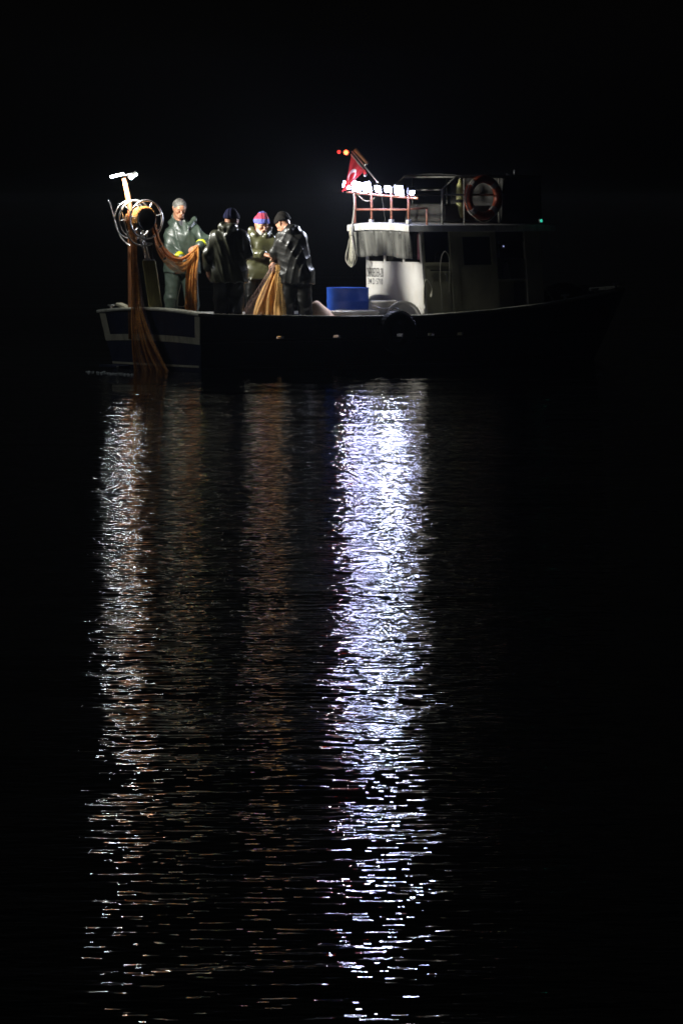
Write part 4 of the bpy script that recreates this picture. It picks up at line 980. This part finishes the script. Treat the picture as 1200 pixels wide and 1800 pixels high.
def hand(f, w, d, n, left, curl=0.8, sc=1.0):
    """w wrist, d direction of the hand, n back-of-hand normal"""
    d = d / np.linalg.norm(d); n = n - d * (n @ d); n /= np.linalg.norm(n); x = np.cross(d, n) * (1 if left else -1)
    f.cone(w - d * 0.03, w + d * 0.015, 0.027 * sc, 0.026 * sc, 0.02)
    for q in (-1, -0.33, 0.33, 1):
        f.cone(w + d * 0.02 + x * q * 0.014, w + d * 0.085 * sc + x * q * 0.030 * sc, 0.017 * sc, 0.0135 * sc, 0.014)
    for q, ln in ((-1, 0.060), (-0.33, 0.074), (0.33, 0.080), (1, 0.070)):
        b = w + d * 0.088 * sc + x * q * 0.031 * sc; dd = d.copy()
        for seg, fr in enumerate((0.45, 0.32, 0.26)):
            a = curl * (0.55 + 0.35 * seg); dd = d * math.cos(a * (seg + 1) * 0.8) - n * math.sin(a * (seg + 1) * 0.8)
            e = b + dd * ln * fr * 1.25 * sc; f.cone(b, e, (0.0098 - 0.0006 * seg) * sc, (0.0092 - 0.0006 * seg) * sc, 0.004); b = e
    t0 = w + d * 0.025 + x * 0.024; t1 = t0 + (d * 0.6 + x * 0.75 - n * 0.25) * 0.045; t2 = t1 + (d * 0.9 + x * 0.1 - n * 0.45) * 0.040
    f.cone(t0, t1, 0.015 * sc, 0.0125 * sc, 0.012); f.cone(t1, t2, 0.0118 * sc, 0.0095 * sc, 0.005)

def make_man(mn, J, jacket, trousers, head, hat, seed, hem, hood=None, cuffs=None, glove=None, collar=True, bulk=1.0, legs=True):
    P = mn.P; root = mn.root
    hc_, Rm = head['c'], head['R']
    nb_ = J['neck']; shl, shr = J['shL'], J['shR']; hl_, hr_ = J['hipL'], J['hipR']
    allp = np.array([v for q_, v in J.items() if q_[:2] not in ('hd', 'hn', 'cu')] + [hc_ + np.array([0, 0, 0.16]), hc_ - 0.15, hc_ + 0.15])
    lo = allp.min(0) - 0.17; hi = allp.max(0) + 0.17; lo[2] = -0.03
    # body: one continuous surface
    f = Field(lo, hi, 0.0075)
    f.cone(shl - [0, 0, 0.03], shr - [0, 0, 0.03], 0.055, None, 0.04); f.cone((shl + shr) / 2 - [0, 0, 0.08], (hl_ + hr_) / 2, 0.105, 0.11, 0.06)
    f.cone(nb_, hc_ + Rm @ np.array([0, -0.04, -0.1]), 0.06, 0.055, 0.04)
    for S_ in 'LR':
        f.cone(J['sh' + S_] - [0, 0, 0.03], J['el' + S_], 0.048, 0.041, 0.03); f.cone(J['el' + S_], J['wr' + S_], 0.039, 0.027, 0.02)
        f.cone(J['hip' + S_], J['kn' + S_], 0.085, 0.058, 0.04); f.cone(J['kn' + S_], J['an' + S_], 0.055, 0.038, 0.03)
        f.cone(J['an' + S_] - [0, 0, 0.03], J['toe' + S_], 0.036, 0.03, 0.02)
        hd = J['wr' + S_] - J['el' + S_]; hd = J.get('hd' + S_, hd)
        hand(f, J['wr' + S_] + hd / np.linalg.norm(hd) * 0.02, hd, J.get('hn' + S_, np.array([0.0, -0.3, 1.0])), S_ == 'L', J.get('curl' + S_, 0.8))
    head_prims(f, hc_, Rm)
    body = f.mesh('body', SKIN, root)
    # jacket
    jk = dict(jacket); h = 0.011
    f = Field(lo - 0.02, hi + 0.02, h)
    b = bulk
    shm = (shl + shr) / 2
    dn = np.array([0, 0, 0.028]); f.cone(nb_ - [0, 0, 0.05], shl - dn, 0.088 * b, 0.076 * b, 0.05); f.cone(nb_ - [0, 0, 0.05], shr - dn, 0.088 * b, 0.076 * b, 0.05)
    f.cone(shl * 0.8 + shm * 0.2 - [0, 0, 0.10], hl_ * 1.0, 0.108 * b, 0.124 * b, 0.07)
    f.cone(shr * 0.8 + shm * 0.2 - [0, 0, 0.10], hr_ * 1.0, 0.108 * b, 0.124 * b, 0.07)
    hemL = hl_.copy(); hemR = hr_.copy(); hemL[2] = hemR[2] = hem - 0.05
    f.cone(hl_, hemL, 0.128 * b, 0.142 * b, 0.05); f.cone(hr_, hemR, 0.128 * b, 0.142 * b, 0.05); f.cone(hemL, hemR, 0.13 * b, None, 0.05)
    f.cone(shm - [0, 0, 0.09], (hl_ + hr_) / 2, 0.134 * b, 0.142 * b, 0.06); f.cone((hl_ + hr_) / 2, (hemL + hemR) / 2, 0.142 * b, 0.145 * b, 0.05)
    f.above(hem)
    for S_ in 'LR':
        f.cone(J['sh' + S_] - [0, 0, 0.03], J['el' + S_], 0.078 * b, 0.068 * b, 0.035); f.cone(J['el' + S_], J['wr' + S_] * 0.93 + J['el' + S_] * 0.07, 0.068 * b, 0.056, 0.025)
    nk = hc_ + Rm @ np.array([0, -0.05, -0.13])
    f.cone(nb_ - [0, 0, 0.03], nk, 0.092, 0.080, 0.04)
    if hood is not None:
        for (a_, b_, ra, rb) in hood: f.cone(a_, b_, ra, rb, 0.03)
    folds(f, 0.017, seed, 8.0, 0.20, 3); folds(f, 0.005, seed + 20, 7.0, 1.4, 2)
    # neck opening
    f.cut(hc_ + Rm @ np.array([0, 0.005, -0.08]), hc_ + Rm @ np.array([0, 0.02, 0.1]), 0.078, 0.11, 0.02)
    if jk.get('open') is not None:
        f.cut(hc_ + Rm @ np.array([0, 0.12, -0.12]), jk['open'], 0.075, 0.022, 0.015)
    jo = f.mesh('jacket', jk['m'], root)
    if jk.get('open') is not None:
        f = Field(lo, hi, 0.012)
        f.cone(nb_, shm - [0, 0, 0.09], 0.068, 0.112, 0.03); f.cone(shm - [0, 0, 0.09], (hl_ + hr_) / 2, 0.119, 0.115, 0.03)
        f.mesh('jumper', SHIRT, root)
    # trousers and boots
    f = Field(lo - 0.02, hi + 0.02, 0.012)
    for S_ in 'LR':
        kn, an = J['kn' + S_], J['an' + S_]
        f.cone(J['hip' + S_] - [0, 0, 0.02], kn, 0.112, 0.092, 0.03); f.cone(kn, an + [0, 0, 0.03], 0.090, 0.080, 0.03)
    f.cone(hl_, hr_, 0.115, None, 0.04)
    folds(f, 0.014, seed + 50, 7.0, 0.35, 3); folds(f, 0.005, seed + 70, 6.0, 1.6, 2)
    f.above(0.10)
    X, Y, Z = f.XYZ(); f.F = np.maximum(f.F, Z - (hem + 0.10)).astype(np.float32)
    f.mesh('trousers', trousers, root)
    for S_ in 'LR':
        an, toe = J['an' + S_], J['toe' + S_]
        g = Field(np.minimum(an, toe) - 0.14, np.maximum(an, toe) + np.array([0.14, 0.14, 0.3]), 0.010)
        g.cone(an + [0, 0, 0.2], an, 0.062, 0.058, 0.02); a2 = an.copy(); a2[2] = 0.05; t2 = toe.copy(); t2[2] = 0.045
        g.cone(a2, t2, 0.054, 0.046, 0.03); g.above(0.001); g.mesh('boot', BOOT, root)
    # hat or hair
    L = lambda x, y, z: hc_ + Rm @ np.array([x, y, z])
    g = Field(hc_ - 0.17, hc_ + 0.20, 0.006 if hat['kind'] == 'hair' else 0.007)
    X, Y, Z = g.XYZ()
    lx = (X - hc_[0]) * Rm[0, 0] + (Y - hc_[1]) * Rm[1, 0] + (Z - hc_[2]) * Rm[2, 0]
    ly = (X - hc_[0]) * Rm[0, 1] + (Y - hc_[1]) * Rm[1, 1] + (Z - hc_[2]) * Rm[2, 1]
    lz = (X - hc_[0]) * Rm[0, 2] + (Y - hc_[1]) * Rm[1, 2] + (Z - hc_[2]) * Rm[2, 2]
    if hat['kind'] == 'hair':
        g.cone(L(0, -0.024, 0.046), L(0, 0.022, 0.052), 0.086, 0.074, 0.02); g.cone(L(0, -0.03, 0.02), L(0, -0.045, -0.04), 0.078, 0.055, 0.03)
        lim = np.maximum(np.maximum(ly - 0.35 * lz - 0.052 + 0.25 * np.maximum(np.abs(lx) - 0.03, 0), np.where(ly > -0.01, 0.040 - lz - 0.35 * np.abs(lx), -0.07 - lz)), -0.075 - lz)              # hairline sloping back from the forehead
        g.F = np.maximum(g.F, lim)
        g.F = (g.F + 0.0025 * np.sin(140 * lx + 3 * np.sin(90 * ly)) * np.sin(120 * ly + 80 * lz)).astype(np.float32)
        g.mesh('hair', hat['m'], root)
    else:
        tilt = hat.get('tilt', 0.0); tall = hat.get('tall', 0.0)
        g.cone(L(0, -0.024, 0.050), L(0, 0.018, 0.052), 0.094, 0.086, 0.02)
        g.cone(L(0, -0.02, 0.07), L(tilt, -0.03, 0.095 + tall), 0.084, 0.066 - tall * 0.3, 0.05)
        g.F = np.maximum(g.F, (0.036 + 0.16 * ly) - lz)
        g.F = (g.F + 0.0009 * np.sin(60 * np.arctan2(lx, ly)) + 0.003 * np.sin(40 * lz + 5 * lx * 30)).astype(np.float32)
        g.mesh('knit_cap', hat['m'], root)
        g2 = Field(hc_ - 0.17, hc_ + 0.20, 0.007)
        g2.cone(L(0, -0.024, 0.048), L(0, 0.018, 0.050), 0.0985, 0.0905, 0.02)
        g2.F = np.maximum(g2.F, np.maximum((0.030 + 0.16 * ly) - lz, lz - (0.064 + 0.16 * ly))).astype(np.float32)
        g2.mesh('cap_cuff', hat.get('cuff', hat['m']), root)
    if head.get('brow'):
        mb = MB()
        for sd in (-1, 1): mb.tube([L(sd * 0.014, 0.092, 0.026), L(sd * 0.030, 0.0935, 0.031), L(sd * 0.048, 0.083, 0.026)], [0.004, 0.0055, 0.003], 6)
        mb.build('eyebrows', BROW, root, smooth=True)
        mb = MB()
        for sd in (-1, 1): mb.tube([L(sd * 0.021, 0.0885, 0.005), L(sd * 0.030, 0.0905, 0.006), L(sd * 0.040, 0.087, 0.005)], [0.002, 0.0035, 0.002], 6)
        mb.build('eyes', BROW, root, smooth=True)
    if head.get('beard'):
        g = Field(hc_ - 0.15, hc_ + 0.13, 0.006)
        g.cone(L(-0.046, 0.02, -0.055), L(-0.018, 0.066, -0.088), 0.030, 0.030, 0.02); g.cone(L(0.046, 0.02, -0.055), L(0.018, 0.066, -0.088), 0.030, 0.030, 0.02)
        g.cone(L(-0.022, 0.086, -0.046), L(0.022, 0.086, -0.046), 0.008, 0.008, 0.01)
        g.cut(L(-0.014, 0.098, -0.058), L(0.014, 0.098, -0.058), 0.010, 0.010, 0.004)
        g.mesh('beard', BEARD, root)
    if cuffs:
        for S_ in cuffs:
            a_, b_ = J['el' + S_], J['wr' + S_]; p1_ = a_ + (b_ - a_) * 0.70; p2_ = a_ + (b_ - a_) * 0.86
            MB().tube([p1_, p1_ * 0.5 + p2_ * 0.5, p2_], [0.078, 0.077, 0.075], 18).build('cuff_band', YELLOW, root, smooth=True)
    return body

def std_joints(P, d, z_hip=0.86, stance=0.11, facing=1, yaw=0.0):
    return d

# man 1: grey hair, green raincoat, facing the camera, looking down at the net
m1 = Man('grey haired person in green raincoat with yellow cuffs pulling net beside the reel', 318, 2.24)
P = m1.P
J = dict(neck=P(318, 392, 0.03), shR=P(301, 405, 0.03), shL=P(342, 404, 0.0), elR=P(298, 441, -0.06), wrR=P(322, 455, -0.26), elL=P(364, 424, -0.06), wrL=P(352, 432, -0.26),
         hipR=P(306, 468, 0.02), hipL=P(333, 468, 0.02), knR=P(302, 525, -0.03), anR=P(299, 584, 0.02), knL=P(337, 525, -0.03), anL=P(339, 584, 0.02))
J['toeR'] = J['anR'] + [-0.05, -0.16, -0.05]; J['toeL'] = J['anL'] + [0.05, -0.16, -0.05]
J['hdR'] = np.array([0.7, -0.6, 0.25]); J['hdL'] = np.array([-0.75, -0.55, -0.25])
make_man(m1, J, dict(m=GREENPVC, open=P(327, 417, -0.17)), GREENPVC, dict(c=P(316, 367, -0.04), R=rotm(R(18), R(24)), brow=True), dict(kind='hair', m=HAIR), 3, hem=P(0, 480)[2],
         hood=[(P(301, 391, 0.05), P(307, 396, 0.0), 0.045, 0.04), (P(340, 386, 0.02), P(334, 398, -0.06), 0.032, 0.036)], cuffs='RL', bulk=0.98)

# man 2: back to the camera, navy cap
m2 = Man('person in wet olive raincoat and navy cap, back turned to us', 403, 1.12)
P = m2.P
J = dict(neck=P(403, 402, 0.03), shL=P(381, 413, 0.0), shR=P(424, 412, 0.02), elL=P(366, 447, -0.02), wrL=P(366, 472, -0.01), elR=P(434, 447, 0.03), wrR=P(425, 452, 0.26),
         hipL=P(389, 480, 0.0), hipR=P(416, 480, 0.02), knL=P(388, 530, 0.02), anL=P(387, 588, 0.0), knR=P(414, 530, 0.05), anR=P(415, 588, 0.0))
J['toeL'] = J['anL'] + [0.0, 0.16, -0.05]; J['toeR'] = J['anR'] + [0.06, 0.16, -0.05]
J['hdL'] = np.array([0.15, 0.1, -1.0]); J['hnL'] = np.array([-0.8, -0.6, 0.0])
make_man(m2, J, dict(m=OLIVEPVC), BLACKPVC, dict(c=P(407, 389, 0.05), R=rotm(R(145), R(12))), dict(kind='cap', m=NAVYK, tall=0.01), 5, hem=P(0, 496)[2],
         hood=[(P(390, 398, -0.04), P(411, 399, -0.05), 0.055, 0.055), (P(397, 400, -0.10), P(410, 398, -0.10), 0.042, 0.042), (P(401, 412, -0.12), P(404, 402, -0.12), 0.022, 0.04)], bulk=1.03)

# man 3: faces us, red and blue striped cap
m3 = Man('bearded person in red and blue striped cap facing us, holding the net', 458, 2.22)
P = m3.P
m = bpy.data.materials.new('striped_knit'); m.use_nodes = True; nt = m.node_tree; bb = nt.nodes['Principled BSDF']; bb.inputs['Roughness'].default_value = 0.9
tc = nt.nodes.new('ShaderNodeTexCoord'); sp = nt.nodes.new('ShaderNodeSeparateXYZ'); nt.links.new(tc.outputs['Object'], sp.inputs[0])
zcap = P(0, 391)[2]
mr = nt.nodes.new('ShaderNodeMapRange'); mr.inputs['From Min'].default_value = zcap; mr.inputs['From Max'].default_value = zcap + 0.19
nt.links.new(sp.outputs['Z'], mr.inputs['Value']); rp_ = nt.nodes.new('ShaderNodeValToRGB'); rp_.color_ramp.interpolation = 'CONSTANT'
e = rp_.color_ramp.elements; e[0].position = 0; e[0].color = (0.07, 0.08, 0.30, 1); e[1].position = 0.24; e[1].color = (0.25, 0.018, 0.045, 1)
x_ = e.new(0.66); x_.color = (0.05, 0.06, 0.24, 1); x_ = e.new(0.80); x_.color = (0.25, 0.018, 0.045, 1)
nt.links.new(mr.outputs[0], rp_.inputs[0]); nt.links.new(rp_.outputs[0], bb.inputs['Base Color'])
STRIPE = m
J = dict(neck=P(458, 410, 0.03), shR=P(440, 418, 0.0), shL=P(477, 419, 0.0), elR=P(442, 447, -0.10), wrR=P(463, 446, -0.26), elL=P(488, 448, -0.06), wrL=P(480, 458, -0.26),
         hipR=P(443, 478, 0.02), hipL=P(469, 478, 0.02), knR=P(443, 530, -0.02), anR=P(441, 582, 0.02), knL=P(472, 530, -0.02), anL=P(474, 582, 0.02))
J['toeR'] = J['anR'] + [-0.04, -0.16, -0.05]; J['toeL'] = J['anL'] + [0.04, -0.16, -0.05]
J['hdR'] = np.array([0.9, -0.35, -0.25]); J['hdL'] = np.array([0.2, -0.4, -0.7]); J['curlR'] = 1.0
make_man(m3, J, dict(m=OLIVE2PVC), BLACKPVC, dict(c=P(460, 396.5, -0.02), R=rotm(R(24), R(14)), brow=True, beard=True), dict(kind='cap', m=STRIPE, tall=0.035, tilt=-0.01, cuff=STRIPE), 8, hem=P(0, 491)[2],
         hood=[(P(443, 405, 0.02), P(449, 413, -0.06), 0.040, 0.045), (P(473, 403, 0.02), P(468, 413, -0.07), 0.038, 0.042)], bulk=0.95)

# man 4: dark coat, seen from behind and the side, bowed to the left
m4 = Man('person in black coat and black cap bowed over the net, seen from behind', 518, 1.85)
P = m4.P
J = dict(neck=P(508, 403, 0.02), shL=P(497, 416, 0.02), shR=P(527, 414, -0.02), elL=P(483, 443, 0.05), wrL=P(484, 461, 0.16), elR=P(533, 447, 0.06), wrR=P(512, 458, 0.24),
         hipL=P(510, 482, 0.03), hipR=P(532, 482, 0.0), knL=P(506, 532, 0.0), anL=P(504, 586, 0.02), knR=P(535, 532, 0.0), anR=P(538, 586, 0.02))
J['toeL'] = J['anL'] + [-0.10, 0.13, -0.05]; J['toeR'] = J['anR'] + [-0.08, 0.14, -0.05]
J['hdL'] = np.array([0.1, 0.1, -1.0]); J['hnL'] = np.array([-0.8, -0.6, 0.0])
make_man(m4, J, dict(m=BLACKPVC), BLACKPVC, dict(c=P(498, 394, 0.06), R=rotm(R(-128), R(30))), dict(kind='cap', m=BLACKK, tall=0.0), 13, hem=P(0, 498)[2],
         hood=[(P(508, 402, -0.02), P(520, 404, -0.02), 0.05, 0.055), (P(516, 398, -0.06), P(510, 404, -0.09), 0.03, 0.04)], bulk=1.04)

# ------------------------------------------------------------------ foam line at the stern
def foam():
    V = []; Fc = []
    mb = MB()
    for k in range(70):
        t_ = rnd.random(); px = 150 + 85 * t_; py = 653.5 + 5 * t_ + rnd.gauss(0, 0.8)
        d = FPX * CAM_H / (py - HORY); p = Vector(((px - 600) * d / FPX, d - CAM_D, 0.0))
        a = rnd.uniform(0.004, 0.022); b_ = rnd.uniform(0.005, 0.03); h = rnd.uniform(0.003, 0.010)
        n = 6
        vs = [p + Vector((a * math.cos(2 * math.pi * i / n), b_ * math.sin(2 * math.pi * i / n), 0.001)) for i in range(n)] + [p + Vector((0, 0, h))]
        mb.add(vs, [(i, (i + 1) % n, n) for i in range(n)])
    o = mb.build('wake_foam', mat('foam', (0.5, 0.52, 0.52), 0.6), None, smooth=True)
    tag(o, 'thin line of white foam on the water behind the stern', 'foam', kind='stuff')
foam()

# ------------------------------------------------------------------ thin sea haze
def haze():
    mb = MB().box((0, 0, 1.5), (5400, 5400, 5.0))
    m = bpy.data.materials.new('thin_sea_haze'); m.use_nodes = True; nt = m.node_tree
    nt.nodes.remove(nt.nodes['Principled BSDF'])
    v = nt.nodes.new('ShaderNodeVolumePrincipled'); v.inputs['Color'].default_value = (0.9, 0.95, 1.0, 1)
    v.inputs['Density'].default_value = 0.0006; v.inputs['Anisotropy'].default_value = 0.8
    nt.links.new(v.outputs[0], nt.nodes['Material Output'].inputs['Volume'])
    tag(mb.build('haze', m), 'thin night haze over the sea', 'haze', kind='stuff')
haze()

# ------------------------------------------------------------------ pieces that belong to a part go one level deeper
NEST = {'door_handle': 'door', 'door_bar': 'door', 'door_rail': 'door', 'navigation_light': 'navigation_light_base', 'lettering': 'cabin_wall', 'vinyl_curtain': 'roof',
        'tread_block': 'tyre_carcass', 'band': 'ring', 'grab_line': 'ring', 'cap_cuff': 'knit_cap', 'cuff_band': 'jacket', 'lens': 'housing', 'cooling_fin': 'housing',
        'basin_rim': 'basin_shell', 'red_tag': 'basin_shell', 'bead': 'bucket_wall', 'strap': 'fender_body', 'lid': 'jug_body', 'indicator': 'instrument_case', 'post_top_plate': 'post', 'eyebrows': 'body', 'eyes': 'body', 'antenna': 'canvas_cover', 'antenna_dome': 'canvas_cover', 'transom_trim': 'transom', 'transom_cap': 'transom'}
for o in list(bpy.data.objects):
    want = NEST.get(o.name.split('.')[0])
    if want and o.parent:
        for q in o.parent.children:
            if q.name.split('.')[0] == want: o.parent = q; break
